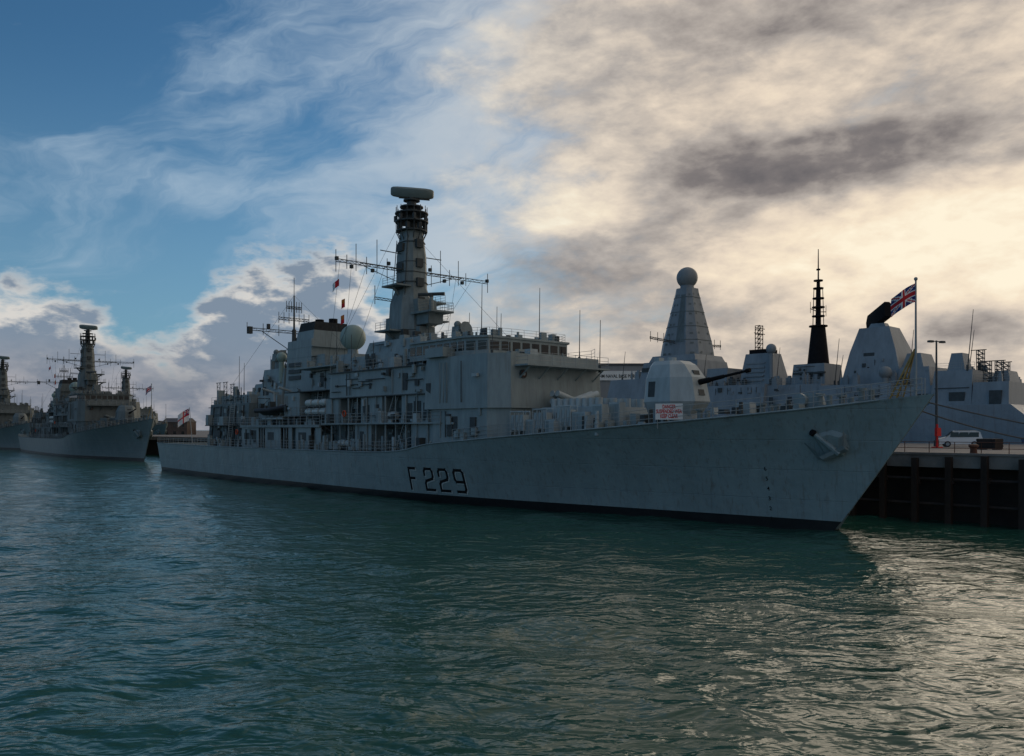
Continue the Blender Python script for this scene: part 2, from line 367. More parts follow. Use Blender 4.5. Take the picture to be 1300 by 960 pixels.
    def dc(x0,x1,y0,y1,z,n,smin=.3,smax=1.1,hm=1.2):
        for i in range(n):
            x=rng.uniform(x0,x1);y=rng.uniform(y0,y1);a=rng.uniform(smin,smax)/2;b=rng.uniform(smin,smax)/2;h=rng.uniform(.3,hm); mb.cm=rng.choice([0,0,0,1,1,2])
            if rng.random()<.7: mb.bx(x-a,x+a,y-b,y+b,z,z+h,tx=rng.uniform(.7,1))
            else: mb.cyl((x,y,z),(x,y,z+h*1.2),a*.5,a*.4,n=10)
    dc(24.5,37,-5.8,5.8,11.2,40,hm=2.4); dc(27,36,-4.6,4.6,12.5,18,hm=1.6); dc(38,43.5,-4.4,4.4,12.1,12); dc(37,42,-2.6,2.6,16.1,12,hm=1.6); dc(51,54,-4,4,13.2,8)
    dc(53,63,-5.6,5.6,15.35,26,hm=1.5); dc(64,79,-6.9,6.9,14.1,34,hm=1.7); dc(67,76,-3,3,17.8,14,hm=1.3); dc(80,90,-5.8,5.8,16.5,48,.15,.9,hm=1.1)
    dc(91.3,94,-5,5,14.5,8,hm=.7); dc(40,60,-6.9,-5.9,7.96,30,hm=1.4); dc(62,86,-7.4,-5.8,8.1,34,.2,.7,1.3); dc(62,86,-7.5,-5.8,5,36,.2,.8,1.7)
    dc(96,106,-6,-4.2,dz_at(97),26,.2,.9,hm=1.8); dc(95.6,106,4.2,6,dz_at(100),12,hm=1.3); dc(106.5,112,-4.6,-2.9,dz_at(108)-.1,14,.2,.8,1.3); dc(112,124,-1.8,1.8,dz_at(117)+.1,14,.3,.9,.9); dc(50,63,-7.6,-5.7,4.9,34,.2,.8,2.0); dc(24,38,-7.3,-6.6,4.9,22,.2,.5,1.6); dc(45,52,-6.8,-5.2,9,12,.3,1,2)
    mb.obj('deck_fittings',[M_grey,M_greyd,M_grey2],root)
    for (x,y,z,h) in ((30,-4,12.5,6),(26,3,11.2,8),(34,-5,12.2,5),(88,-4,16.5,5.5),(88,4,16.5,6),(81,-5.5,16.5,4),(84,2,16.5,3.5),(92,-6,14.4,2.6),(92,6,14.4,5.5),(95.8,5,13.4,5),(63,5,15.3,7),(61,-5,15.3,5),(76,4,16.1,5),(38,4,15,6),(52,3.4,13.4,8),(79.8,5,16.5,5),(71,-6,14,3.5),(67,-6.5,14,4.5)):
        mb=MB(); mb.cyl((x,y,z),(x+.1,y,z+h),.055,.03,n=5); mb.cyl((x,y,z-.3),(x,y,z+.6),.14,n=6)
        mb.obj('whip_aerial',M_greyd,root)
    for x,y,h in ((24.6,-5.2,3.6),(27.2,-5.2,3.6),(29.8,-5.2,3.2),(24.6,5.2,3.4),(27.4,5.2,3.4)):
        mb=MB(); mb.truss((x,y,11),(x,y,11+h),1.1,.05,5,up=(1,0,0)); mb.cyl((x-.4,y,11+h),(x+1.5,y,11+h),.05,n=5); mb.obj('aerial_frame',M_greyd,root)
    mb=MB(); mb.cyl((40,0,16),(40,0,22),.42,.3,n=10); mb.cyl((40,0,22),(40,0,27),.16,.1,n=8); mb.cyl((40,0,27),(40,0,29.6),.05,n=6)
    for z,w in ((21.4,7.2),(23.3,2.4),(25,1.2)):
        mb.truss((40,-w,z),(40,w,z),.35,.05,10)
        for k in range(7):
            y=-w+2*w*k/6; mb.cyl((40,y,z-.5),(40,y,z+1.1),.05,n=4)
    for s in (-1,1): mb.cyl((40,0,18.5),(40,s*5,21.4),.06,n=5); mb.cyl((38.5,s,16),(40,0,20.5),.08,n=5); mb.bx(39.7,40.3,s*6.8-.3,s*6.8+.3,20.9,21.9); mb.bx(39.8,40.2,s*4-.2,s*4+.2,21.8,22.5)
    mb.obj('aft_mast',M_greyd,root)
    for (x,z,y) in ((79.6,16.5,0),(39.0,16.1,-1.8)):
        mb=MB(); mb.cyl((x,y,z-.3),(x,y,z+1.2),.75,.6,n=14); mb.bx(x-.6,x+.6,y-.95,y+.95,z+1.2,z+2.3,ty=.85); mb.cyl((x+.5,y,z+1.9),(x+.95,y,z+2.0),.35,.85,n=18); mb.cyl((x,y+.8,z+2.3),(x,y+.8,z+2.9),.25,n=10); mb.sph((x,y-.5,z+2.5),.42,n=12,m=8)
        mb.obj('missile_director',M_mast,root)
    # main mast
    def oct(h,z,cx=70,k=.55):
        a=h;b=h*k
        return [(cx+px_,py_,z) for px_,py_ in ((-a,-b),(-b,-a),(b,-a),(a,-b),(a,b),(b,a),(-b,a),(-a,b))]
    mb=MB(); mb.loft([oct(2.75,14.3),oct(2.5,18),oct(2.25,22.3),oct(1.62,24.2),oct(1.55,28),oct(1.2,31)])
    mb.cm=1
    for z in (19,20.6,22): mb.loft([oct(2.72-.068*(z-15),z),oct(2.72-.068*(z-15),z+.08)])
    for z in (24.8,26,27.2,29.6): mb.loft([oct(1.75-.05*(z-24),z),oct(1.75-.05*(z-24),z+.08)])
    for k in range(6):
        z=17+k*2.3; e=2.65-.1*(z-16) if z<24 else 1.75; mb.bx(69.3,70.6,-e,-1.2,z,z+.9); mb.bx(71.0,70+e+.1,-.5,.4,z+.4,z+1.4)
    mb.cyl((68.4,-2.3,16),(68.8,-1.3,30),.06,n=4); mb.cyl((71.4,-2.3,16),(71,-1.3,30),.06,n=4)
    mb.cm=0
    for z,s,w in ((22.6,1,2.2),(18.8,-1,2.4),(24.2,-1,1.4),(20.4,1,2.6)):
        mb.bx(68.4,71.6,min(s*1.2,s*(1.8+w)),max(s*1.2,s*(1.8+w)),z,z+.18)
        mb.rail([(68.5,s*(1.7+w),z+.18),(71.5,s*(1.7+w),z+.18)],h=.9,step=.9)
        mb.cyl((70,s*1.2,z-1.6),(70,s*(1.3+w),z),.16,n=6)
    mb.bx(71.2,76.2,-1.6,1.6,20.8,21.0); mb.cyl((71.5,0,18.0),(75.0,0,20.8),.2,n=6); mb.cyl((74,0,20.9),(74,0,22.9),.35,.2,n=8); mb.bx(72,73.3,-1.3,1.3,21,22.6,tx=.7); mb.bx(72.0,74.8,-1.0,1.0,19.6,20.8,tx=1.15)
    mb.bx(66.6,68.6,-1.6,1.6,17.8,20.8,tx=.7); mb.bx(71.6,73.2,-1.1,1.1,16.4,19.4)
    mb.bx(66.0,68.8,-2.2,2.2,14.3,17.6,tx=.9)
    mb.rail([(71.9,-1.6,21),(76.1,-1.6,21),(76.1,1.6,21),(71.9,1.6,21)],h=1,step=.8)
    mb.cm=1
    for z,r in ((31,1.85),(32.1,2.0),(33.1,2.0),(33.9,1.4)): mb.cyl((70,0,z),(70,0,z+.14),r,n=20)
    for k in range(14):
        t=2*math.pi*k/14; c,s_=math.cos(t),math.sin(t); mb.cyl((70+1.1*c,1.1*s_,29.4),(70+1.85*c,1.85*s_,31),.06,n=5)
        mb.cyl((70+1.85*c,1.85*s_,31),(70+1.85*c,1.85*s_,34.0),.05,n=4)
        if k%2: mb.bx(70+1.9*c-.16,70+1.9*c+.16,1.9*s_-.16,1.9*s_+.16,32.2,32.9)
        else: mb.bx(70+1.6*c-.2,70+1.6*c+.2,1.6*s_-.2,1.6*s_+.2,31.2,31.9)
    mb.cyl((70,0,30.9),(70,0,34.6),.75,.55,n=12)
    mast=mb.obj('main_mast',[M_mast,M_greyd],root)
    for s in (-1,1):
        E=10 if s<0 else 12.2
        mb=MB()
        mb.truss((69.6,s*1.0,26.2),(69.6,s*E,26.25),.34,.045,14); mb.cyl((70.6,s*1.0,26.25),(70.6,s*7.5,26.3),.06,n=5)
        for k in range(6):
            y=s*(1.6+k*1.1); mb.cyl((69.6,y,26.25),(70.6,y,26.25),.035,n=4)
        mb.cyl((70,s*1.0,28.2),(70,s*4.4,28.25),.06,n=5)
        mb.cyl((70,s*1.2,24.6),(69.6,s*6.4,26.2),.045,n=5)
        for y,a,b in ((E,-1.2,1.3),(8.6,-.7,.9),(7.4,-.8,2.3),(6,-1,1.0),(4.6,-.8,3.2),(3.2,-1.4,1.2)):
            mb.cyl((69.6,s*y,26.3+a),(69.6,s*y,26.3+b),.045,n=5)
        for y,z in ((E-.1,26.6),(8.0,25.9),(5.2,25.8),(3,26.9)):
            mb.bx(69.42,69.78,s*y-.16,s*y+.16,z-.18,z+.22)
        mb.truss((68.8,s*1,22.6),(68.2,s*4.0,22.8),.26,.045,6); mb.cyl((68.2,s*4,22.2),(68.2,s*4,24.4),.05,n=5)
        mb.obj('yardarm',M_greyd,mast)
    mb=MB(); rings=[]; rot=Matrix.Rotation(rad(42),3,'Z')@Matrix.Rotation(rad(20),3,'X')@Matrix.Rotation(rad(6),3,'Y')
    prof=[(-.62,-.55),(-.2,-.8),(.45,-.85),(.85,-.5),(.95,0),(.8,.45),(.4,.75),(-.2,.85),(-.55,.65),(-.7,.1)]
    for t,k in ((-1,.3),(-.97,.55),(-.88,.8),(-.65,.97),(0,1.04),(.65,.97),(.88,.8),(.97,.55),(1,.3)):
        rings.append([rot@Vector((t*2.6,a*.85*k+.3*t*t,b*.78*(.4+.6*k)))+Vector((70,0,35.7)) for a,b in prof])
    mb.loft(rings); mb.cm=1; mb.cyl((70,0,34.4),(70,0,35.3),.45,.35,n=12); mb.cyl((70,0,34.7),(70,0,34.85),1.0,n=16)
    a=rot@Vector((-1.9,1.5,-.3)); b=rot@Vector((1.9,1.5,-.3)); mb.cyl(a+Vector((70,0,35.2)),b+Vector((70,0,35.2)),.1,n=6); mb.cyl((70,0,34.9),rot@Vector((0,1.5,-.3))+Vector((70,0,35.2)),.1,n=6)
    mb.obj('radar_antenna',[M_radar,M_greyd],mast,angle=38)
    mb=MB(); d=Vector((math.cos(rad(35)),math.sin(rad(35)),0)); c=Vector((74,0,23.1)); mb.cyl(c-d*1.6,c+d*1.6,.2,n=8); mb.cyl(c-Vector((0,0,.3)),c,.25,n=8); mb.obj('navigation_radar',M_greyd,mast)
    for (a,b) in (((70,-1,33),(57,-4,15.4)),((70,1,33),(57,4,15.4)),((69.6,-9.5,26.3),(60,-5.6,15.4)),((69.6,-6,26.3),(63,-6.8,14.4)),((69.6,-3.6,26.3),(64,-5,14.4)),((69.6,9.5,26.3),(63,5.6,15.4)),((70,0,31),(88,0,16.6)),((40,0,27),(60,0,15.4)),((40,0,27),(26,-5,12)),((69.6,-8,26.3),(66,-7,14.4)),((69.6,7,26.3),(68,6,14.4))):
        mb=MB(); mb.cyl(a,b,.02,n=3); mb.obj('halyard',M_greyd,mast)
    flag_mesh('signal_flag','redwhite',(68.4,-8.9,24.6),(-.75,-.35,0),1.1,.8,.7,mast,12,8)
    flag_mesh('signal_flag','yellowred',(67.3,-7.5,22.6),(-.75,-.65,0),.5,1.0,.2,mast,12,8)
    flag_mesh('signal_flag','yellowred',(66.8,-7.3,20.8),(-.75,-.65,0),.5,1.0,.2,mast,12,8)
    # gun : faceted turret
    mb=MB(); cx=109.1; zd=dz_at(109)
    def ringg(fx,bx_,w,z,ch):
        return [(cx+fx,-w*ch,z),(cx+fx,w*ch,z),(cx+fx*.42,w,z),(cx-bx_*.6,w,z),(cx-bx_,w*.5,z),(cx-bx_,-w*.5,z),(cx-bx_*.6,-w,z),(cx+fx*.42,-w,z)]
    mb.cyl((cx,0,zd-.2),(cx,0,8.7),2.1,n=24)
    mb.loft([ringg(1.9,2.1,1.75,8.4,.45),ringg(2.75,2.55,2.3,9.7,.45),ringg(2.35,2.4,2.1,11.7,.45),ringg(1.5,2.1,1.65,12.8,.5),ringg(.9,1.9,1.35,13.15,.5)])
    mb.cyl((cx-.8,.5,13.0),(cx-.8,.5,13.55),.4,n=10); mb.bx(cx-1.6,cx-1.1,-.9,-.2,13.1,13.5)
    mb.cm=1; mb.bx(cx+1.3,cx+2.7,-.4,.4,10.2,12.3,tx=.6,sx=-.35)
    for x0,x1 in ((-1.2,-.5),): mb.bx(cx+x0,cx+x1,-2.27,2.27,10.1,11.4,ty=.95)
    turret=mb.obj('gun_turret',[M_grey2,M_greyd],root,angle=12)
    mb=MB(); a=Vector((110.9,0,11.2)); b=Vector((116.3,0,12.05)); mb.cyl(a,a.lerp(b,.3),.27,.22,n=12); mb.cyl(a.lerp(b,.3),a.lerp(b,.55),.18,.16,n=12); mb.cyl(a.lerp(b,.55),b,.12,.1,n=12); mb.cyl(a.lerp(b,.93),b,.17,n=12)
    mb.obj('gun_barrel',M_black,turret)
    mb=MB(); mb.bx(96.9,103.4,-4.2,4.2,6.6,9.4,tx=.98,ty=.97)
    for i in range(8):
        for j in range(4): mb.cyl((97.4+i*.79,-2.9+j*1.9,9.3),(97.4+i*.79,-2.9+j*1.9,10.2),.34,n=10)
    mb.cm=1
    for i in range(7): mb.bx(97.1+i*.9,97.5+i*.9,-4.28,4.28,7.4,8.9)
    mb.obj('missile_silo',[M_grey2,M_greyd],root)
    for s,k in ((-1,0),(1,1)):
        mb=MB()
        for i in range(2):
            for j in range(2):
                a=Vector((96.0+k*1.6+i*.7,-s*2.0,9.0+j*.7)); b=a+Vector((0,s*3.9,1.1)); mb.cyl(a,b,.31,n=12)
        mb.bx(95.6+k*1.6,96.9+k*1.6,-1.6,1.6,6.6,9.2)
        for y in (-1.5,1.5): mb.truss((95.5+k*1.6,y,7.6),(97.2+k*1.6,y,7.6),2.6,.07,2)
        mb.obj('missile_launcher',M_grey2,root)
    for x,y in ((98.5,-5.5),(101.3,-5.3),(96.0,-6.0)):
        mb=MB()
        for q_ in (-.7,.7): mb.truss((x-.9,y+q_*.6,dz_at(x)-.1),(x+.9,y+q_*.6,dz_at(x)-.1),2.3,.07,3)
        mb.bx(x-.85,x+.85,y-.35,y+.35,dz_at(x)+.5,dz_at(x)+1.9); mb.obj('decoy_launcher',M_grey2,root)
    for x,y,w_,h_ in ((97.3,-5.7,.6,1.5),(99.9,-5.6,.6,1.3),(103,-5.2,.8,1.7),(104.6,-4.6,.6,2.2),(105.5,-3.4,.6,2.3)):
        mb=MB(); z=dz_at(x)-.12; mb.bx(x-w_,x+w_,y-.4,y+.4,z,z+h_); mb.cm=1; mb.bx(x-w_*.8,x-.04,y-.43,y-.4,z+.15,z+h_-.15); mb.bx(x+.04,x+w_*.8,y-.43,y-.4,z+.15,z+h_-.15); mb.obj('deck_locker',[M_grey2,M_grey],root)
    mb=MB()
    for s in (-1,1):
        z=dz_at(105); mb.add([(106.2,0,z-.3),(106.4,0,z-.3),(104.1,s*5.9,z-.3),(103.9,s*5.9,z-.3),(106.5,0,z+1.25),(106.7,0,z+1.25),(104.4,s*5.9,z+1.1),(104.2,s*5.9,z+1.1)],[(0,1,2,3),(4,5,6,7),(0,1,5,4),(1,2,6,5),(2,3,7,6),(3,0,4,7)])
    mb.obj('breakwater',M_grey2,root)
    for x,y in ((118,-1),(118,1),(114,-3.4),(114,3.4),(123,-1.6),(123,1.6),(125.6,-.7)):
        mb=MB(); z=dz_at(x)-.15; mb.cyl((x,y,z),(x,y,z+.8),.24,.2,n=10); mb.cyl((x,y,z+.75),(x,y,z+.9),.34,n=10)
        mb.bx(x-.3,x+1.0,y-.25,y+.25,z,z+.1); mb.cyl((x+.7,y,z),(x+.7,y,z+.75),.2,n=10); mb.obj('deck_bollard',M_mast,root)
    mb=MB(); mb.bx(120.5,122.5,-.5,.5,dz_at(121)-.1,dz_at(121)+1.1,tx=.6); mb.cyl((121,-.9,dz_at(121)+.6),(121,.9,dz_at(121)+.6),.5,n=12); mb.obj('capstan',M_grey,root)
    mb=MB()
    for s in (-1,1):
        U=[.69+i*.31/24 for i in range(25)]
        mb.rail([deckpt(min(u,.995),s,.12) for u in U],h=1.15,step=1.6,r=.035)
        U=[i*.175/8 for i in range(9)]; mb.rail([deckpt(u,s,.1) for u in U],h=.9,step=1.6)
        U=[.175+i*.47/20 for i in range(21)]; mb.rail([deckpt(u,s,.1) for u in U],h=1.1,step=1.5,r=.034)
        mb.rail([(63.5,s*7.25,14.1),(84,s*7.25,14.1)]); mb.rail([(24.2,s*5.9,11.2),(37.8,s*5.9,11.2)]); mb.rail([(62,s*7.65,8.1),(86,s*7.65,8.1)],r=.037); mb.rail([(38,s*7.35,7.96),(61,s*7.35,7.96)],r=.037)
        mb.rail([(51.6,s*5.8,15.35),(63.3,s*5.8,15.35)]); mb.rail([(84,s*7.5,14.55),(92.6,s*7.2,14.55),(94.3,s*5.9,14.55)]); mb.rail([(50,s*7.1,9.12),(62,s*7.1,9.12)]); mb.rail([(24.2,s*6.85,8.02),(38,s*6.85,8.02)])
    mb.rail([(94.9,-5.5,13.45),(96.5,-5.5,13.45),(96.5,5.5,13.45)]); mb.rail([(79.2,-6.3,16.55),(88.5,-6.5,16.55),(90.7,-5.2,16.55),(90.9,-2.5,16.55),(90.9,2.5,16.55),(90.7,5.2,16.55),(88.5,6.5,16.55)],h=.8,r=.022)
    mb.obj('railing',M_steel,root)
    for (x,y,z0,z1) in ((66,-6.0,5,11),(75,-6.3,8.1,11.1),(77,-6.4,5,8),(33,-6.6,5,11.2),(57,-5.6,5,12.1)):
        mb=MB()
        mb.cyl((x,y,z0),(x+1.6,y,z1),.05,n=4);mb.cyl((x,y-.6,z0),(x+1.6,y-.6,z1),.05,n=4)
        n=int((z1-z0)/.3)
        for k in range(n): a=k/n; mb.cyl((x+1.6*a,y,z0+(z1-z0)*a),(x+1.6*a,y-.6,z0+(z1-z0)*a),.03,n=4)
        mb.obj('ladder',M_grey2,root)
    first=None
    for s in (-1,1):
        for (x,z) in ((57.4,9.6),(59.2,9.6),(61.0,9.6),(57.4,10.7),(59.2,10.7),(61.0,10.7),(65.5,5.75),(67.3,5.75),(76.2,8.9)):
            if first is None:
                mb=MB(); prof=[(-.75,.2),(-.68,.38),(-.45,.43),(-.05,.43),(-.04,.46),(.04,.46),(.05,.43),(.45,.43),(.68,.38),(.75,.2)]
                mb.loft([[(a,r*math.cos(2*math.pi*k/14),r*math.sin(2*math.pi*k/14)) for k in range(14)] for a,r in prof]); mb.cm=1
                for a in(-.4,.4): mb.bx(a-.05,a+.05,-.35,.35,-.62,-.38)
                first=mb.obj('life_raft_canister',[M_raft,M_greyd],root); o=first
            else:
                o=first.copy(); col.objects.link(o); o.parent=root
            o.location=(x,s*6.7,z)
    for (x,z) in ((67.5,9.2),(36,7)):
        mb=MB(); n=16; rings=[]
        yy=-7.72 if x>40 else -6.98
        for i in range(n):
            t=2*math.pi*i/n; c=Vector((x+.33*math.cos(t),yy,z+.33*math.sin(t))); rad_=Vector((math.cos(t),0,math.sin(t)))
            rings.append([c+rad_*(.09*math.cos(q))+Vector((0,.09*math.sin(q),0)) for q in [2*math.pi*j/8 for j in range(8)]])
        rings.append(rings[0]); mb.loft(rings,cap=False); mb.obj('lifebuoy',M_orange,root)
    mb=MB(); mb.cyl((129.0,0,9.4),(129.0,0,17.4),.09,.06,n=8); mb.sph((129,0,17.5),.13,n=8,m=6)
    js=mb.obj('jackstaff',M_steel,root); flag_mesh('union_flag','jack',(129,-.06,17.2),(-.75,-.65,0),1.7,1.25,1.0,js,wob=.16)
    for (p,q) in (((127.4,-.55,9.3),(128.95,-.05,12.8)),((127.4,.55,9.3),(128.95,.05,12.8))):
        mb=MB(); mb.cyl(p,q,.06,n=5); P0=Vector(p)+Vector((.45,0,0)); mb.cyl(P0,q,.05,n=5)
        for k in range(1,8): mb.cyl(Vector(p).lerp(Vector(q),k/9),P0.lerp(Vector(q),k/9),.03,n=4)
        mb.obj('jackstaff_strut',M_tan,root)
    mb=MB(); mb.cyl((.6,0,4.8),(-.8,0,11.4),.08,.05,n=8); es=mb.obj('ensign_staff',M_steel,root); flag_mesh('ensign_flag','ensign',(-.78,-.06,11.2),(-.35,-.9,0),2.2,2.2,1.3,es,wob=.12)
    return root

def copy_tree(root,skip=()):
    new=root.copy(); col.objects.link(new)
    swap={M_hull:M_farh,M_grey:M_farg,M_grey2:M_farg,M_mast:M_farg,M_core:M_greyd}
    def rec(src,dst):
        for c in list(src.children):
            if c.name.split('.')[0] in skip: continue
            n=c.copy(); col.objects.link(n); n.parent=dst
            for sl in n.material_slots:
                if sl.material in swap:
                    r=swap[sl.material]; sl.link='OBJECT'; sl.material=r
            rec(c,n)
    rec(root,new); return new

A0=math.atan2(-.748,.664)
S0=Vector((-58.5,152.8,0)); DX=Vector((.664,-.748,0)); DP=Vector((.748,.664,0))
def W(x,p,z=0): return S0+DX*x+DP*p+Vector((0,0,z))
main=build_frigate()
main.location=S0; main.rotation_euler=(0,0,A0)
G="grey frigates moored along the naval quay"
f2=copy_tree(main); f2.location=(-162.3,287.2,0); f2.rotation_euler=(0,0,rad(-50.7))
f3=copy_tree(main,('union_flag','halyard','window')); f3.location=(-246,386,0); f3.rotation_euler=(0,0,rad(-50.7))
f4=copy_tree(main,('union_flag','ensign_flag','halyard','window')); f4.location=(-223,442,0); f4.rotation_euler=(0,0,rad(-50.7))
for o,l in ((main,"large grey frigate with black pennant number moored beside quay"),(f2,"grey frigate flying union flag moored astern along the harbour wall"),(f3,"distant grey frigate with tall radar mast moored in the harbour"),(f4,"distant grey frigate moored behind other warships, mast showing above")):
    tag(o,l,'warship',G)
def stroke(ch,h,w,t):
    segs={'F':[((0,0),(0,1)),((0,1),(1,1)),((0,.52),(.8,.52))],
          '2':[((0,.72),(0,.88)),((0,.88),(.14,1)),((.14,1),(.86,1)),((.86,1),(1,.88)),((1,.88),(1,.66)),((1,.66),(.9,.54)),((.9,.54),(.12,.42)),((.12,.42),(0,.3)),((0,.3),(0,0)),((0,0),(1,0))],
          '9':[((.05,0),(.86,0)),((.86,0),(1,.12)),((1,.12),(1,.88)),((1,.88),(.86,1)),((.86,1),(.14,1)),((.14,1),(0,.88)),((0,.88),(0,.58)),((0,.58),(.14,.46)),((.14,.46),(1,.46))]}
    vs=[];fs=[]
    for n,(a,b) in enumerate(segs[ch]):
        a=Vector((a[0]*w,a[1]*h));b=Vector((b[0]*w,b[1]*h)); d=(b-a).normalized()*t*.5; s=Vector((-d.y,d.x)); L=(b-a).length+t
        k=max(1,int(L/.5))
        for i in range(k):
            p=(a-d).lerp(b+d,i/k);q=(a-d).lerp(b+d,(i+1)/k); o=len(vs); e=.0015*n
            vs+=[(p-s,e),(q-s,e),(q+s,e),(p+s,e)]; fs.append((o,o+1,o+2,o+3))
    return vs,fs
for ch,xo,wd in (('F',80.5,.95),('2',82.95,1.25),('2',85.15,1.25),('9',87.4,1.25)):
    for (nm,m,sx,sz,off) in (('pennant_character_shadow',M_raft,.12,-.1,.03),('pennant_character',M_black,0,0,.05)):
        vs,fs=stroke(ch,2.15,wd,.27)
        me=bpy.data.meshes.new(nm); co=[]
        for p,e in vs:
            x=xo+p.x+sx;z=1.2+p.y+sz; co.append((x,-(hull_y(x,z)+off+e),z))
        me.from_pydata(co,[],fs); me.materials.append(m); o=bpy.data.objects.new(nm,me); col.objects.link(o); o.parent=main
me=text_mesh('6\n\n5\n\n4\n\n3\n\n2\n\n1',.42,line=.9)
for v in me.vertices:
    x=118.6+v.co.x; z=4.3+v.co.y; v.co=(x,-(hull_y(x,z)+.03),z)
me.materials.clear(); me.materials.append(M_black); o=bpy.data.objects.new('draught_marks',me); col.objects.link(o); o.parent=main

boat=empty('inflatable_boat',W(44.6,-7.0,9.2),A0,'dark rigid inflatable boat stowed on davit of frigate','boat')
mb=MB(); path=[(0,1.0,.7),(2,1.05,.7),(4.5,1.0,.75),(6,.65,.95),(6.9,0,1.15),(6,-.65,.95),(4.5,-1.0,.75),(2,-1.05,.7),(0,-1.0,.7)]
for a,b in zip(path[:-1],path[1:]): mb.cyl(a,b,.3,n=12)
for p in path: mb.sph(p,.3,n=12,m=8)
mb.obj('tube',M_rubber,boat)
mb=MB(); mb.loft([[(x,-w,.7),(x,0,z),(x,w,.7)] for x,w,z in ((0,.9,.1),(2,.95,.05),(4.5,.85,.15),(6,.5,.5),(6.7,.1,.95))]); mb.obj('boat_hull',M_greyd,boat)
mb=MB(); mb.bx(2.2,3.2,-.4,.4,.7,1.9,tx=.6); mb.bx(1.0,1.7,-.35,.35,.7,1.4); mb.bx(-.5,0,-.3,.3,.6,1.7); mb.truss((.3,-.9,.9),(.3,.9,.9),1.5,.05,1); mb.obj('console',M_greyd,boat)
for x in (45.5,50.5):
    mb=MB(); mb.cyl((x,-5.5,7.9),(x,-5.8,12.4),.2,n=8); mb.cyl((x,-5.8,12.4),(x,-7.6,12.9),.16,n=8); mb.cyl((x,-7.1,12.8),(x,-7.1,10.2),.04,n=5)
    mb.obj('boat_davit',M_grey2,main)
mb=MB(); mb.bx(45,51,-7.3,-5.4,8.75,8.95); mb.obj('boat_cradle',M_grey2,main)

sign=empty('warning_sign',W(112.3,-5.1,8.15),-.25,'white warning board with red lettering tied to deck railing','sign')
mb=MB(); mb.bx(-1.05,1.05,-.03,.03,0,1.25); mb.obj('board',M_white,sign)
me=text_mesh('DANGER\nSUSPENDED WEA\nKEEP CLEAR',.42,align='CENTER',line=.88,off=.03)
mx=max(abs(v.co.x) for v in me.vertices); k=min(1,1.0/mx)
for v in me.vertices: v.co=(v.co.x*k,-.04,.87+v.co.y)
me.materials.clear(); me.materials.append(M_redp); o=bpy.data.objects.new('lettering',me); col.objects.link(o); o.parent=sign
mb=MB(); mb.cyl((-.9,0,.02),(-.9,.05,-.7),.03,n=5); mb.cyl((.9,0,.02),(.9,.05,-.7),.03,n=5); mb.obj('sign_leg',M_steel,sign)

def rope(a,b,sag,label,r=.05):
    a=Vector(a);b=Vector(b);mb=MB(); n=18; P=[]
    for i in range(n+1):
        t=i/n;p=a.lerp(b,t);p.z-=sag*4*t*(1-t);P.append(p)
    for p,q in zip(P[:-1],P[1:]): mb.cyl(p,q,r,n=6)
    o=mb.obj('mooring_rope',M_rope); tag(o,label,'rope','mooring ropes between ship and quay'); return o
rope(W(129.3,.2,9.3),W(152,15,5.9),1.1,'slack dark mooring rope from frigate bow to quay')
rope(W(128.3,.8,8.9),W(138,12.6,5.9),.6,'taut dark mooring rope from frigate bow to bollard')
rope(W(127,1.2,8.8),W(118,12.6,5.9),.7,'taut dark mooring rope from frigate bow to bollard')
rope(W(50,-5.8,12.3),W(79,-8.0,5.6),2.2,'slack pale line hanging along the frigate side',.04)

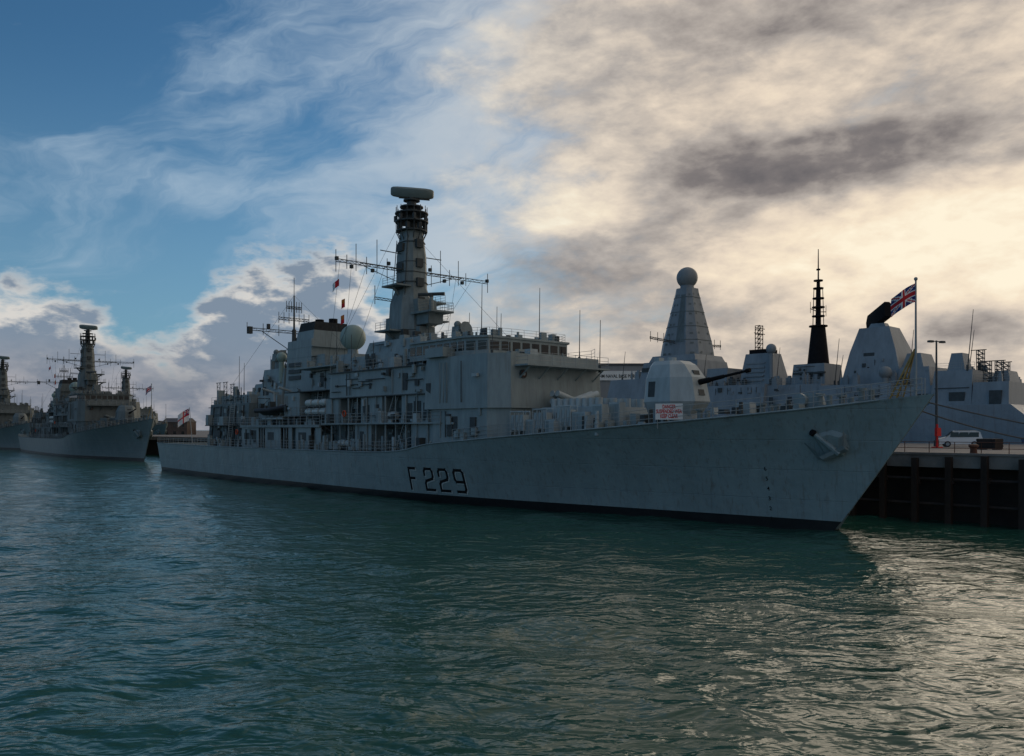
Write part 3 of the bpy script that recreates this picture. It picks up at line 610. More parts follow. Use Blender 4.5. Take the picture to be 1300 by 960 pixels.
# ------------------------------------------------------------------ destroyer
def build_destroyer():
    root=empty('destroyer',(99.4,104.6,0),math.atan2(.722,-.692),'grey air defence destroyer with pyramid mast berthed across quay','warship')
    dW=[(0,9.2),(.2,10),(.6,10.2),(.8,7.6),(.92,3.6),(1,.1)]; wW=[(0,8.6),(.2,9.6),(.6,9.4),(.8,5.6),(.92,1.9),(1,.05)]
    mb=MB(); nu=50; g=[]
    for s in (1,-1):
        rings=[]
        for i in range(nu+1):
            u=i/nu; zd=8 if u<.185 else 11
            rings.append([(u*(145+7*max(z,0)/11),s*(curve(wW,u)+(curve(dW,u)-curve(wW,u))*max(z,0)/11),z) for z in (-2,0,1,4,zd-2.4,zd)])
        nz=6; vs=[p for r in rings for p in r]
        mb.add(vs,[(i*nz+k,(i+1)*nz+k,(i+1)*nz+k+1,i*nz+k+1) for i in range(nu) for k in range(nz-1)])
        g.append(rings)
    mb.add([r[-1] for r in g[0]]+[r[-1] for r in g[1]],[(i,i+1,nu+2+i,nu+1+i) for i in range(nu)])
    mb.add([p for p in g[0][0]]+[p for p in g[1][0]][::-1],[tuple(range(12))])
    mb.obj('hull',M_t45,root,angle=25)
    rng=random.Random(11)
    mb=MB(); mb.bx(36,42,-8.6,8.6,10.8,16.4,tx=.9,ty=.82); mb.bx(31,36,-8.6,8.6,10.8,14.4,tx=.95,ty=.9,sx=.1); mb.bx(38,40.6,1.5,5,16.4,19.2,tx=.6,ty=.8); mb.bx(32,34.5,-1,4.5,14.4,16.2,tx=.7,ty=.8)
    mb.bx(42,48,-8,8,10.8,14.2,ty=.9); mb.bx(42.9,48.5,-5.5,5.5,14.2,17.4,tx=.8,ty=.8); mb.bx(44.8,48.3,-3,3,17.4,19.8,tx=.6,ty=.8)
    mb.cm=1; mb.bx(36.5,41.4,7.3,7.95,13.6,13.7); mb.bx(37,39.2,7.5,8.4,11,13.0,ty=.8); mb.bx(42.4,44.2,7.6,7.95,11.2,12.9); mb.bx(32,33.6,7.9,8.62,11.1,13.1,ty=.9)
    mb.obj('hangar',[M_t45b,M_greyd],root)
    for (x,y) in ((33.2,5.8),(34.8,5.8),(36.6,3),(33.4,2)):
        mb=MB(); z=14.4 if x<36 else 16.4
        mb.truss((x-.5,y,z),(x-.5,y,z+3.2),.9,.07,5,up=(1,0,0)); mb.truss((x-.5,y-.8,z),(x-.5,y-.8,z+3.2),.9,.07,5,up=(1,0,0)); mb.cyl((x-1,y,z+3.2),(x+1.2,y,z+3.2),.07,n=5); mb.obj('lattice_frame',M_greyd,root)
    mb=MB(); mb.bx(48,60,-8.6,8.6,10.8,14.8,ty=.9); mb.loft([[(x,y,14.8) for x,y in ((47.6,-4.6),(57.8,-4.6),(57.8,4.6),(47.6,4.6))],[(x,y,20.5) for x,y in ((49.0,-3.6),(56.6,-3.6),(56.6,3.6),(49.0,3.6))],[(x,y,24.6) for x,y in ((50.6,-2.2),(55.6,-2.2),(55.6,2.2),(50.6,2.2))]])
    mb.bx(60,70,-8,8,10.8,15.2,ty=.9); mb.bx(61,67.4,-3.6,3.6,15.2,19.0,tx=.9,ty=.9); mb.bx(70,84,-9,9,10.8,15.5,ty=.9)
    mb.bx(79.5,84,-5.5,5.5,15.5,19,ty=.9)
    mb.bx(84,106,-9.6,9.6,10.8,17.6,tx=.95,ty=.84); mb.bx(85.5,99.5,-6.0,6.0,17.6,21,tx=.92,ty=.88)
    mb.cm=1; mb.bx(61,67,3.3,3.75,17.2,17.5); mb.bx(86,99,5.5,5.9,19.1,19.9); mb.bx(49.6,50.4,3.2,4.2,15,17.2); mb.bx(52.4,54.2,2.9,3.75,19.2,20.2)
    clutter(mb,49,59,8.1,11,14.5,20,rng,1); clutter(mb,60,84,8.3,11,15,40,rng,1); clutter(mb,86,98,5.6,17.8,20.6,20,rng,1); clutter(mb,61.5,67,3.45,15.5,18.8,14,rng,1); clutter(mb,50,56,3.9,15.5,19,8,rng,1)
    mb.obj('superstructure',[M_t45b,M_greyd,M_t45b],root)
    mb=MB(); mb.loft([[(x,y,24.6) for x,y in ((51.6,-1),(54.6,-1),(54.6,1),(51.6,1))],[(x,y,25.4) for x,y in ((52.0,-.8),(54.2,-.8),(54.2,.8),(52.0,.8))]])
    c=Vector((53.2,0,26.6)); ax=Vector((.75,-.66,-.25)).normalized(); f=Vector((.62,.70,.2))
    rr=[]
    for t in (-1,-.93,.93,1):
        k=.9 if abs(t)==1 else 1
        rr.append([c+ax*(3.4*t)+f*(.8*a*k)+Vector((0,0,1))*(1.35*b*k) for a,b in ((-1,-.7),(-.5,-1),(.8,-1),(1,0),(.7,.9),(-.3,1),(-1,.7))])
    mb.cm=1; mb.loft(rr); mb.obj('search_radar',[M_t45b,M_black],root,angle=25)
    mb=MB(); mb.loft([[(74.6+a*3.6,b*3.6,15.4) for a,b in ((-1,-.9),(1,-.9),(1,.9),(-1,.9))],[(74.9+a*2.5,b*2.3,21.6) for a,b in ((-1,-.9),(1,-.9),(1,.9),(-1,.9))]])
    for k in range(5): mb.bx(73.1,76.9,-3.4+.2*k,3.4-.2*k,16.4+k*.8,16.7+k*.8)
    mb.cm=1; mb.bx(73,76.8,-1.8,1.8,21.6,22.4); mb.cm=0
    mb.sph((71.6,3,22.2),.95,n=14,m=10); mb.cyl((71.6,3,15),(71.6,3,21.4),.4,n=8)
    mb.cm=1; mb.truss((76,0,22),(76,0,27),1.0,.08,6,up=(-1,0,0)); mb.truss((76,1,22),(76,1,27),1.0,.08,6,up=(-1,0,0)); mb.cyl((75.4,-1.4,25.5),(75.4,2.4,25.5),.08,n=5); mb.cyl((75.4,-1.4,26.5),(75.4,2.0,26.5),.08,n=5)
    mb.obj('funnel',[M_t45b,M_black],root)
    mb=MB(); mb.cyl((64,0,19.0),(64,0,25.8),1.9,1.2,n=12); mb.cyl((64,0,25.8),(64,0,34),.5,.3,n=10); mb.cyl((64,0,34),(64,0,39.8),.14,.07,n=6)
    for z,r in ((25.8,1.6),(27.6,1.1),(29.2,1.1),(30.8,1.0),(32.6,.9),(34,.8),(36,.35)): mb.cyl((64,0,z),(64,0,z+.25),r,n=12)
    for k in range(8):
        t=k*math.pi/4; mb.cyl((64+1.0*math.cos(t),1.0*math.sin(t),25.9),(64+.8*math.cos(t),.8*math.sin(t),32.8),.05,n=4)
    for s in (-1,1): mb.cyl((64,0,28.5),(64,s*3,28.8),.08,n=5); mb.cyl((64,s*3,28),(64,s*3,30),.05,n=4)
    mb.obj('pole_mast',M_black,root)
    def sq(h,z,ch=.6):
        return [(92+a*h,b*h,z) for a,b in ((-1,-ch),(-ch,-1),(ch,-1),(1,-ch),(1,ch),(ch,1),(-ch,1),(-1,ch))]
    mb=MB(); mb.loft([sq(4.8,20.9),sq(4.3,24.6),sq(2.0,35.2),sq(1.9,36)]); mb.cyl((92,0,36),(92,0,36.8),1.4,n=14)
    mb.bx(86.4,97.6,-5.4,5.4,20.95,22.2,tx=.9,ty=.9)
    h=lambda z:4.3-(z-24.6)*.217
    def panel(u0,u1,z0,z1,face):
        pts=[]
        for (u,z) in ((u0,z0),(u1,z0),(u1,z1),(u0,z1)):
            r=h(z)+.05; pts.append((92+u*h(z),r,z) if face=='p' else (92-r,u*h(z),z))
        mb.add(pts,[(0,1,2,3)])
    def dpanel(u0,u1,z0,z1):
        pts=[]
        for (u,z) in ((u0,z0),(u1,z0),(u1,z1),(u0,z1)):
            H=h(z)+.06; a=Vector((-1*H,.6*H));b=Vector((-.6*H,H)); q=a.lerp(b,u); pts.append((92+q.x,q.y,z))
        mb.add(pts,[(0,1,2,3)])
    mb.cm=1; panel(-.5,-.05,24.8,34.6,'p')
    for z in range(22,35,2):
        for u in (.15,.4): panel(u,u+.12,z+.3,z+.7,'p')
        for u in (-.45,.35): panel(u,u+.12,z+.5,z+.9,'s')
        dpanel(.35,.65,z+.4,z+.75)
    for z in (25.2,28,31,34):
        r=h(z)+.06; mb.loft([[ (92+a*r,b*r,zz) for a,b in ((-1,-.6),(-.6,-1),(.6,-1),(1,-.6),(1,.6),(.6,1),(-.6,1),(-1,.6))] for zz in (z,z+.12)])
    pm=mb.obj('pyramid_mast',[M_t45b,M_core],root)
    for s in (-1,1):
        mb=MB(); mb.truss((92,s*3.6,24.6),(92,s*12.5,25.0),.35,.08,10)
        for y in (6,8,10,12.3): mb.cyl((92,s*y,24.4),(92,s*y,26.4),.07,n=4)
        mb.obj('yardarm',M_greyd,pm)
    mb=MB(); mb.sph((92,0,38.3),2.15,n=28,m=18); mb.obj('radar_dome',M_domeg,pm)
    for (x,y,z,hh) in ((57,7,14.8,5),(46,6,14.2,9),(37,7,16.4,9),(69,6,15,7),(83,8,15.5,6),(104,6,17.6,6),(40,-3,16.4,7),(60,2,15.2,8)):
        mb=MB(); mb.cyl((x,y,z),(x-.8,y,z+hh),.09,.04,n=5); mb.cyl((x,y,z-.2),(x,y,z+.7),.18,n=6); mb.obj('whip_aerial',M_greyd,root)
    def fit(x,y,z0,z1,a):
        mb=MB(); mb.bx(x-a,x+a,y-a,y+a,z0,z1,tx=.8); mb.bx(x-a*.4,x+a*.4,y-a*.4,y+a*.4,z1-.02,z1+.35); mb.obj('deck_fitting',rng.choice([M_t45b,M_t45b,M_greyd]),root)
    for k in range(12): fit(rng.uniform(37,41),rng.uniform(-5,6.2),16.3,16.4+rng.uniform(.4,1.5),rng.uniform(.15,.4))
    for k in range(12): fit(rng.uniform(31.8,35.6),rng.uniform(-5,7),14.3,14.4+rng.uniform(.4,1.5),rng.uniform(.15,.4))
    for k in range(34): fit(rng.uniform(43,84),rng.uniform(2,7.0),14.0,15.4+rng.uniform(.3,1.7),rng.uniform(.15,.6))
    for k in range(16): fit(rng.uniform(86,103),rng.uniform(-6,7),17.4,18+rng.uniform(.3,1.7),rng.uniform(.15,.6))
    for k in range(20): fit(rng.uniform(2,30),rng.uniform(5,8.6),7.9,8+rng.uniform(.5,1.8),rng.uniform(.15,.5))
    mb=MB(); mb.rail([(0,9,8),(28,9.8,8)]); mb.rail([(42,9.6,11),(84,9.9,11)]); mb.rail([(36,7.0,16.4),(41.5,7.0,16.4)]); mb.rail([(31.2,7.6,14.4),(36,7.6,14.4)]); mb.rail([(60,7,15.2),(84,8,15.5)]); mb.obj('railing',M_steel,root)
    mb=MB(); mb.sph((49.4,6.6,16.6),1.0,n=16,m=10); mb.cyl((49.4,6.6,14.6),(49.4,6.6,15.8),.5,n=8); mb.obj('satellite_radome',M_domeg,root)
    return root
build_destroyer()

# ------------------------------------------------------------------ quay
QZ=5.35
def qpoly(mb,pts,z0,z1): mb.prism([(W(a,b).x,W(a,b).y) for a,b in pts],z0,z1)
mb=MB(); qpoly(mb,[(-160,26),(-18,26),(-18,13.6),(230,13.6),(230,66),(-160,66)],-3,QZ-1.0)
quay=mb.obj('quay_wall',M_dark); quay["kind"]="structure"
mb=MB(); qpoly(mb,[(-160,24.5),(-19.5,24.5),(-19.5,12.1),(230,12.1),(230,68),(-160,68)],QZ-1.0,QZ); mb.obj('quay',M_conc)["kind"]="structure"
mb=MB(); qpoly(mb,[(-19,12.0),(230,12.0),(230,12.5),(-19,12.5)],QZ,QZ+.18); mb.obj('kerb',M_conc)["kind"]="structure"
base=None
for k in range(20):
    x=98+k*2.6
    if base is None:
        mb=MB(); mb.bx(-.24,.24,-.24,.24,-3,QZ-.25,tx=.92,ty=.92); mb.bx(-.34,.34,.02,.6,3.0,3.4); base=mb.obj('fender_pile',M_timber); o=base
    else: o=base.copy(); col.objects.link(o)
    o.location=W(x,11.75,(k*37%5)*.06); o.rotation_euler=(0,0,A0+((k*13)%7-3)*.01)
    tag(o,'dark wet timber fender pile against quay wall','fender','timber fender piles along the quay')
for z in (1.4,3.4):
    mb=MB(); mb.cyl(W(96,12.05,z),W(150,12.05,z),.17,n=6)
    tag(mb.obj('fender_waling',M_timber),'dark horizontal timber waling bolted along quay wall','fender')
b0=None
for k,(x,p) in enumerate(((118,12.9),(128,12.9),(138,12.9),(108,12.9),(152,15.2),(98,12.9))):
    if b0 is None:
        mb=MB(); prof=[(0,.42),(.1,.4),(.2,.26),(.55,.24),(.68,.36),(.8,.36),(.88,.2)]
        mb.loft([[(r*math.cos(2*math.pi*j/16),r*math.sin(2*math.pi*j/16),z) for j in range(16)] for z,r in prof]); b0=mb.obj('bollard',M_rust); o=b0
    else: o=b0.copy(); col.objects.link(o)
    o.location=W(x,p,QZ); tag(o,'rusty iron mooring bollard on the quay edge','bollard','mooring bollards on the quay')
mb=MB(); mb.rail([tuple(W(x,14.5,QZ)) for x in range(112,150,4)],h=1.0,step=2,r=.035,bars=2); tag(mb.obj('safety_railing',M_rust),'thin rusty safety railing along the quay edge','railing')
lp=empty('lamp_post',(47.6,94,QZ),0.4,'tall dark lamp post with two lamp heads on quay','lamp post')
mb=MB(); mb.cyl((0,0,0),(0,0,12),.16,.09,n=10); mb.cyl((0,0,0),(0,0,.8),.28,n=10); mb.cyl((-.9,0,11.9),(.9,0,11.9),.06,n=6); mb.obj('pole',M_greyd,lp)
for s in (-1,1):
    mb=MB(); mb.bx(s*.9-.35,s*.9+.35,-.18,.18,11.75,11.98,tx=.8); mb.obj('lamp_head',M_greyd,lp)
ls=empty('lifebuoy_station',(45.9,90.5,QZ),0.5,'red lifebuoy cabinet on red post standing on quay','lifebuoy station')
mb=MB(); mb.cyl((0,0,0),(0,0,2.6),.12,n=10); mb.bx(-.4,.4,-.4,.4,0,.15); mb.obj('post',M_redp,ls)
mb=MB(); mb.bx(-.36,.36,-.25,.05,1.3,2.2,tx=.9); mb.obj('cabinet',M_redp,ls)
def build_car(loc,rz,m,label):
    c=empty('parked_car',loc,rz,label,'car')
    mb=MB(); prof=[(-2.2,.35),(-2.25,.95),(-2.0,1.75),(-1.6,1.9),(.6,1.88),(1.45,1.15),(2.1,.98),(2.28,.7),(2.25,.35)]
    def ring(y,k): return [(x,y*(1 if z<1.1 else k),z) for x,z in prof]
    mb.loft([ring(-.86,.86),ring(-.9,.9),ring(.9,.9),ring(.86,.86)]); mb.obj('body',m,c,angle=30)
    for s in (-1,1):
        for a,b in ((-1.85,-.9),(-.8,.1),(.2,.95)):
            mb=MB(); y=s*.83; mb.add([(a,y,1.15),(b+.15,y,1.15),(b,y-s*.03,1.7),(a,y-s*.03,1.7)],[(0,1,2,3)]); mb.obj('side_window',M_glass,c)
        for x in (-1.4,1.35):
            mb=MB(); mb.cyl((x,s*.72,.34),(x,s*.93,.34),.34,n=20); mb.cm=1; mb.cyl((x,s*.93,.34),(x,s*.945,.34),.2,n=14); mb.obj('wheel',[M_rubber,M_steel],c)
        mb=MB(); mb.bx(2.18,2.3,s*.65-.18,s*.65+.18,.68,.86); mb.obj('headlight',M_glass,c)
    mb=MB(); mb.add([(.72,-.72,1.8),(.72,.72,1.8),(1.42,.78,1.2),(1.42,-.78,1.2)],[(0,1,2,3)]); o=mb.obj('windscreen',M_glass,c); o.location=(.03,0,.03)
    return c
build_car((51.8,97,QZ),rad(160),M_white,'white parked car on the quay beside the destroyer')
build_car((66,104,QZ),rad(140),mat('blue_car_paint',(.03,.05,.12),.3),'dark blue parked car on the quay beside destroyer')
for k,(x,p,m) in enumerate(((128,44,M_timber),(134,40,M_greyd),(122,34,M_timber))):
    mb=MB(); mb.bx(-1,1,-.6,.6,.12,1.1)
    for z in (.3,.6,.9): mb.bx(-1.03,1.03,-.63,.63,z,z+.12)
    for a in (-.8,.8): mb.bx(a-.1,a+.1,-.62,.62,0,.12)
    o=mb.obj('crate',m,None,W(x,p,QZ)); o.rotation_euler=(0,0,k); tag(o,'dark slatted equipment crate standing on the quay','crate','equipment crates on the quay')

def building(name,x,y,w,d,h,m,label,roof='gable',z0=3,rz=0.0,rows=2):
    b=empty(name,(x,y,z0),rz,label,'building')
    mb=MB(); mb.bx(-w/2,w/2,-d/2,d/2,-3,h); mb.obj('wall',m,b)
    mb=MB()
    if roof=='gable':
        r=h*.28
        mb.add([(-w/2-.4,-d/2-.4,h),(w/2+.4,-d/2-.4,h),(w/2+.4,d/2+.4,h),(-w/2-.4,d/2+.4,h),(-w/2-.4,0,h+r),(w/2+.4,0,h+r)],[(0,1,5,4),(2,3,4,5),(0,4,3),(1,2,5),(0,3,2,1)])
    else: mb.bx(-w/2-.3,w/2+.3,-d/2-.3,d/2+.3,h+.003,h+.6)
    mb.obj('roof',M_roof,b)
    n=max(2,int(w/4.5))
    for r in range(rows):
        z=h*(r+.35)/rows
        for i in range(n):
            mb=MB(); cx=-w/2+w*(i+.5)/n; mb.bx(cx-.8,cx+.8,-d/2-.05,-d/2+.1,z,z+1.7); mb.obj('window',M_glass,b)
    return b
nb=building('boat_hall',34,262,17.5,22,23.5,M_shed,'large pale clad boat hall with naval base name board','flat',3,rows=1)
mb=MB(); mb.bx(-8.3,8.3,-11.5,-11.1,19.0,21.8); sb=mb.obj('name_board',M_white,nb)
me=text_mesh('HM NAVAL BASE PORTSMOUTH',1.4,align='CENTER'); mx=max(abs(v.co.x) for v in me.vertices); k=min(1,7.9/mx)
for v in me.vertices: v.co=(v.co.x*k,-11.55,19.8+v.co.y)
me.materials.clear(); me.materials.append(M_black); o=bpy.data.objects.new('lettering',me); col.objects.link(o); o.parent=sb
mb=MB(); mb.bx(-1500,1500,470,2600,-2,3); mb.bx(-5,320,245,470,-2,3); sh=mb.obj('ground',M_conc); sh["kind"]="structure"
rr=random.Random(5)
xx=-330
k=0
while xx<60:
    w=rr.uniform(14,34); h=rr.uniform(7,14); m=[M_brick,M_shed,M_brick,M_shed][k%4]
    building('dockside_building',xx+w/2,482+rr.uniform(0,30),w,14,h,m,('dark brick' if m==M_brick else 'pale clad')+' dockside building on the far harbour shore',['gable','flat'][k%2],3)
    xx+=w+rr.uniform(0,8); k+=1

# ------------------------------------------------------------------ water
ys=[-90.0]
while ys[-1]<12: ys.append(ys[-1]+3.0)
while ys[-1]<9000: ys.append(ys[-1]+max(.18,(ys[-1])*.0095))
ys=np.array(ys)
uu=np.concatenate([np.linspace(-6,-.95,14)[:-1],np.linspace(-.95,.95,640),np.linspace(.95,6,14)[1:]])
Y,U=np.meshgrid(ys,uu,indexing='ij'); sc=np.maximum(Y+70,8)*.75
X=U*sc
dy=np.gradient(ys)[:,None]*np.ones_like(U); dx=np.gradient(uu)[None,:]*sc; sp=np.maximum(dy,dx)
Z=np.zeros_like(X); rs=np.random.RandomState(4)
patch=.75+.45*np.sin(X*.06+1.3*np.sin(Y*.05))*np.sin(Y*.09+1.1*np.sin(X*.04))
for i in range(60):
    lam=.9*(12/.9)**(i/59.0); th=rs.normal(rad(66),.7); kx,ky=math.cos(th)*2*math.pi/lam,math.sin(th)*2*math.pi/lam
    amp=.0050*lam**.88
    ph=rs.rand()*6.28
    fade=np.clip(lam/(2.2*sp)-.6,0,1)
    mod=.5+.5*np.sin(X*.05*(1+rs.rand())+Y*.04*(1+rs.rand())+rs.rand()*6)
    s_=np.sin(kx*X+ky*Y+ph+1.2*np.sin(.21*X+.17*Y+ph)); Z+=amp*fade*mod*(s_+.3*np.cos(2*(kx*X+ky*Y+ph)))*(patch if lam<4 else 1)
nr,nc=X.shape
co=np.stack([X,Y,Z],-1).reshape(-1,3).astype('f')
idx=np.arange(nr*nc).reshape(nr,nc); q=np.stack([idx[:-1,:-1],idx[:-1,1:],idx[1:,1:],idx[1:,:-1]],-1).reshape(-1,4)
me=bpy.data.meshes.new('water'); me.vertices.add(len(co)); me.vertices.foreach_set('co',co.ravel())
me.loops.add(q.size); me.loops.foreach_set('vertex_index',q.ravel().astype('i')); me.polygons.add(len(q))
me.polygons.foreach_set('loop_start',np.arange(0,q.size,4,dtype='i')); me.update(calc_edges=True); me.validate()
me.polygons.foreach_set('use_smooth',np.ones(len(q),dtype=bool))
m,nt,b=new_mat('harbour_water'); N=nt.nodes;L=nt.links
b.inputs['Base Color'].default_value=(.018,.080,.056,1); b.inputs['Roughness'].default_value=.13; b.inputs['IOR'].default_value=1.33
tc=N.new('ShaderNodeTexCoord'); mp=N.new('ShaderNodeMapping'); L.new(tc.outputs['Object'],mp.inputs[0]); mp.inputs['Rotation'].default_value=(0,0,rad(-20)); mp.inputs['Scale'].default_value=(.6,1,1)
hs=None
for scl,wt,det,ds in ((.5,.42,2,1.2),(1.5,.17,2,.8),(4,.045,2,.3)):
    no=N.new('ShaderNodeTexNoise'); no.inputs['Scale'].default_value=scl; no.inputs['Detail'].default_value=det; no.inputs['Distortion'].default_value=ds; L.new(mp.outputs[0],no.inputs['Vector'])
    a=N.new('ShaderNodeMath'); a.operation='MULTIPLY_ADD'; L.new(no.outputs[0],a.inputs[0]); a.inputs[1].default_value=wt
    if hs is not None: L.new(hs,a.inputs[2])
    else: a.inputs[2].default_value=0
    hs=a.outputs[0]
bp=N.new('ShaderNodeBump'); bp.inputs['Strength'].default_value=.8; bp.inputs['Distance'].default_value=.8; L.new(hs,bp.inputs['Height']); L.new(bp.outputs[0],b.inputs['Normal'])
me.materials.append(m); wo=bpy.data.objects.new('water',me); col.objects.link(wo); wo["kind"]="structure"

# ------------------------------------------------------------------ sky
w=bpy.data.worlds.new('World'); scene.world=w; w.use_nodes=True; nt=w.node_tree; N=nt.nodes; L=nt.links
w.cycles.sampling_method='MANUAL'; w.cycles.sample_map_resolution=256
for n in list(N): N.remove(n)
def inp(sock,v):
    if isinstance(v,(int,float)): sock.default_value=v
    elif isinstance(v,tuple): sock.default_value=v
    else: L.new(v,sock)
def M(op,a,b=None,c=None,clamp=False):
    n=N.new('ShaderNodeMath'); n.operation=op; n.use_clamp=clamp; inp(n.inputs[0],a)
    if b is not None: inp(n.inputs[1],b)
    if c is not None: inp(n.inputs[2],c)
    return n.outputs[0]
def SS(x,a,b,lo=0.,hi=1.):
    n=N.new('ShaderNodeMapRange'); n.interpolation_type='SMOOTHSTEP'; inp(n.inputs[0],x)
    n.inputs[1].default_value=a;n.inputs[2].default_value=b;n.inputs[3].default_value=lo;n.inputs[4].default_value=hi; return n.outputs[0]
def comb(x,y,z):
    n=N.new('ShaderNodeCombineXYZ'); inp(n.inputs[0],x);inp(n.inputs[1],y);inp(n.inputs[2],z); return n.outputs[0]
def noise(vec,scale,det=6,rough=.55,dist=0,color=False):
    n=N.new('ShaderNodeTexNoise'); L.new(vec,n.inputs['Vector']); n.inputs['Scale'].default_value=scale; n.inputs['Detail'].default_value=det; n.inputs['Roughness'].default_value=rough; n.inputs['Distortion'].default_value=dist
    return n.outputs[1] if color else n.outputs[0]
def mix(f,a,b,t='MIX'):
    n=N.new('ShaderNodeMix'); n.data_type='RGBA'; n.blend_type=t; inp(n.inputs[0],f); inp(n.inputs[6],a); inp(n.inputs[7],b); return n.outputs[2]
def srgb(r,g,b):
    f=lambda c:(c/255/12.92 if c/255<.04045 else ((c/255+.055)/1.055)**2.4)
    return (f(r)*10,f(g)*10,f(b)*10,1)      # background strength is 0.1
tc=N.new('ShaderNodeTexCoord'); D=tc.outputs['Generated']; sp_=N.new('ShaderNodeSeparateXYZ'); L.new(D,sp_.inputs[0]); dx_,dy_,dz_=sp_.outputs
az=M('ARCTAN2',dx_,dy_); el=M('ARCSINE',dz_)
D2=comb(dx_,dy_,M('MULTIPLY',dz_,2.2))
wc=N.new('ShaderNodeSeparateColor'); L.new(noise(D2,3.6,4,.6,color=True),wc.inputs[0])
azw=M('ADD',az,M('MULTIPLY',M('SUBTRACT',wc.outputs[0],.5),.24)); elw=M('ADD',el,M('MULTIPLY',M('SUBTRACT',wc.outputs[1],.5),.13))
def ae(px,py):
    u=(px-650)/1064;v=(545-py)/1064;a=math.atan(u); return a,math.atan(v*math.cos(a))
def blob(px,py,rx,ry,amp):
    a,e=ae(px,py)
    x=M('DIVIDE',M('SUBTRACT',azw,a),rx/1064*math.cos(a)**2+.0001); y=M('DIVIDE',M('SUBTRACT',elw,e),ry/1064*math.cos(a)+.0001)
    q=M('MULTIPLY_ADD',x,x,M('MULTIPLY',y,y)); return M('MULTIPLY',M('POWER',.36788,q),amp)
def bump1(px,rx,amp):
    a,_=ae(px,500); x=M('DIVIDE',M('SUBTRACT',az,a),rx/1064*math.cos(a)**2+.0001)
    return M('MULTIPLY',M('POWER',.36788,M('MULTIPLY',x,x)),amp)
def total(l):
    s=l[0]
    for x in l[1:]: s=M('ADD',s,x)
    return s
N1=noise(D2,5,6,.58,.3); N2=noise(D2,15,5,.6,.2); N3=noise(D2,24,5,.55,.1)
n1=M('SUBTRACT',N1,.5); n2=M('SUBTRACT',N2,.5); n3=M('SUBTRACT',N3,.5)
c_,s_=math.cos(rad(22)),math.sin(rad(22))
st=comb(M('MULTIPLY',M('ADD',M('MULTIPLY',azw,c_),M('MULTIPLY',elw,s_)),3.4),M('MULTIPLY',M('SUBTRACT',M('MULTIPLY',elw,c_),M('MULTIPLY',azw,s_)),14.0),0.)
ns=M('SUBTRACT',noise(st,1.0,6,.62,.5),.5)
sky=N.new('ShaderNodeTexSky'); sky.sky_type='NISHITA'; sky.sun_disc=False; sky.sun_elevation=rad(10); sky.sun_rotation=rad(33); sky.altitude=0; sky.air_density=1.0; sky.dust_density=.4; sky.ozone_density=2
blue=mix(1.,sky.outputs[0],(.42,.76,1.0,1),'MULTIPLY')
blue=mix(SS(el,.0,.42,.6,.02),blue,srgb(128,164,190))
thin=total([SS(azw,-.5,.1,.06,.62),SS(el,.55,1.0,0.,.4),blob(560,170,230,110,.28),blob(250,120,200,50,.16),blob(250,245,280,40,.34),blob(620,40,200,70,.12),blob(60,310,160,40,.3),blob(60,190,120,30,.12),blob(540,320,80,40,.35),
   M('MULTIPLY',ns,1.8),M('MULTIPLY',n2,.35)])
thinm=SS(thin,.12,1.0)
left=SS(az,-.35,.3)
thinc=mix(left,srgb(165,187,206),srgb(226,220,212))
s1=mix(M('MULTIPLY',thinm,.85),blue,thinc)
cov=total([SS(azw,-.10,.28,0.,.85),blob(660,280,150,60,.4),blob(750,120,130,60,.3),blob(570,430,180,50,.5),blob(820,40,200,60,.25),M('MULTIPLY',n1,1.3),M('MULTIPLY',n2,.6)])
covm=SS(cov,.22,.72)
B=total([blob(1290,335,260,140,.34),blob(1000,320,240,60,.2),blob(700,262,150,42,.28),blob(1180,90,240,55,.06),blob(930,110,150,30,.16),
  blob(1090,195,200,34,-.46),blob(900,200,120,36,-.26),blob(720,345,130,38,-.3),blob(850,280,110,28,-.2),blob(1000,20,200,30,-.14),blob(1230,425,130,28,-.34),blob(1285,215,50,22,-.14),blob(960,440,160,40,.02),blob(1180,300,120,30,.1),
  SS(az,.9,1.7,0.,-.14),M('MULTIPLY',n1,.66),M('MULTIPLY',n2,.62),M('MULTIPLY',n3,.34),M('MULTIPLY',ns,.15),.55])
cr=N.new('ShaderNodeValToRGB'); L.new(B,cr.inputs[0]); e=cr.color_ramp.elements
lin=lambda r,g,b_: tuple(c/10 if i<3 else 1 for i,c in enumerate(srgb(r,g,b_)))
e[0].position=0;e[0].color=lin(96,94,98); e[1].position=1.0; e[1].color=lin(255,243,218)
for p,cc in ((.25,(128,122,121)),(.5,(182,173,165)),(.72,(228,212,193)),(.86,(246,229,204))):
    x=e.new(p); x.color=lin(*cc)
cd=mix(1.,cr.outputs[0],(10,10,10,1),'MULTIPLY')
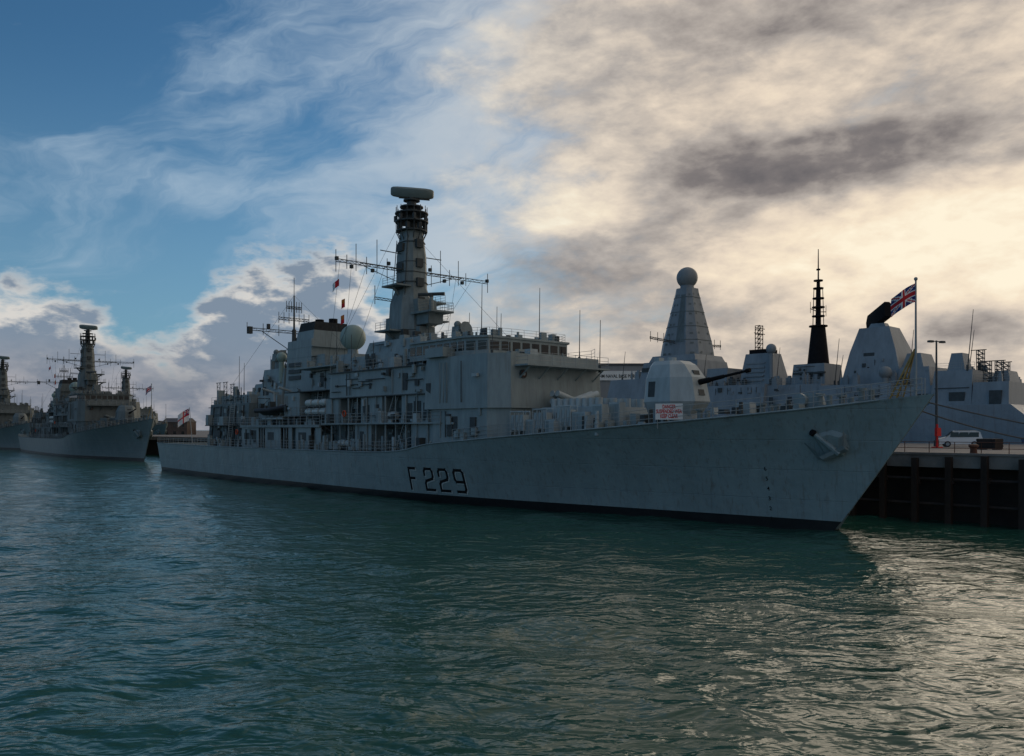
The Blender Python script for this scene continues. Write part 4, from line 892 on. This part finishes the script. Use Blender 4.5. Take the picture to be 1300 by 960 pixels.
cd=mix(SS(az,-.2,.25,1.,0.),cd,mix(1.,cd,(.84,.95,1.08,1),'MULTIPLY'))
s2=mix(covm,s1,cd)
prof=total([.100,bump1(20,90,.062),bump1(120,60,.02),bump1(270,34,.05),bump1(330,45,.092),bump1(395,40,.07),bump1(445,38,.088),bump1(520,60,.03)])
zf=M('SUBTRACT',prof,M('ADD',el,M('MULTIPLY',M('SUBTRACT',wc.outputs[2],.5),.04)))
fld=total([M('MULTIPLY',zf,14.),M('MULTIPLY',n3,1.3),M('MULTIPLY',n2,1.4),M('MULTIPLY',n1,.5)])
bm_=M('MULTIPLY',SS(fld,-.15,.45),SS(az,-.1,.12,1.,0.))
dpt=total([fld,M('MULTIPLY',n2,2.2),M('MULTIPLY',n3,1.6)])
bc=mix(SS(dpt,.1,.95),srgb(214,211,206),srgb(126,142,160))
bc=mix(SS(M('ADD',el,M('MULTIPLY',n1,.06)),.11,.03),bc,mix(SS(n2,-.14,.16),srgb(120,128,142),srgb(164,163,168)))
s4=mix(bm_,s2,bc)
s4=mix(SS(el,-.08,-.01,1.,0.),s4,srgb(60,80,78))
bg=N.new('ShaderNodeBackground'); L.new(s4,bg.inputs[0]); bg.inputs[1].default_value=.1
out=N.new('ShaderNodeOutputWorld'); L.new(bg.outputs[0],out.inputs[0])

sd=bpy.data.lights.new('sun','SUN'); sd.energy=.5; sd.angle=rad(40); sd.color=(1,.84,.64)
so=bpy.data.objects.new('sun',sd); col.objects.link(so)
v=Vector((math.sin(rad(36))*math.cos(rad(14)),math.cos(rad(36))*math.cos(rad(14)),math.sin(rad(14))))
so.rotation_euler=v.to_track_quat('Z','Y').to_euler()

cd_=bpy.data.cameras.new('camera'); cam=bpy.data.objects.new('camera',cd_); col.objects.link(cam)
cam.location=(0,0,7.4); cam.rotation_euler=(rad(90),0,0); cd_.sensor_width=36; cd_.lens=1064/1300*36; cd_.shift_y=.05; cd_.clip_end=20000; cd_.clip_start=.5
scene.camera=cam
scene.view_settings.view_transform='Standard'; scene.view_settings.look='None'; scene.view_settings.exposure=0
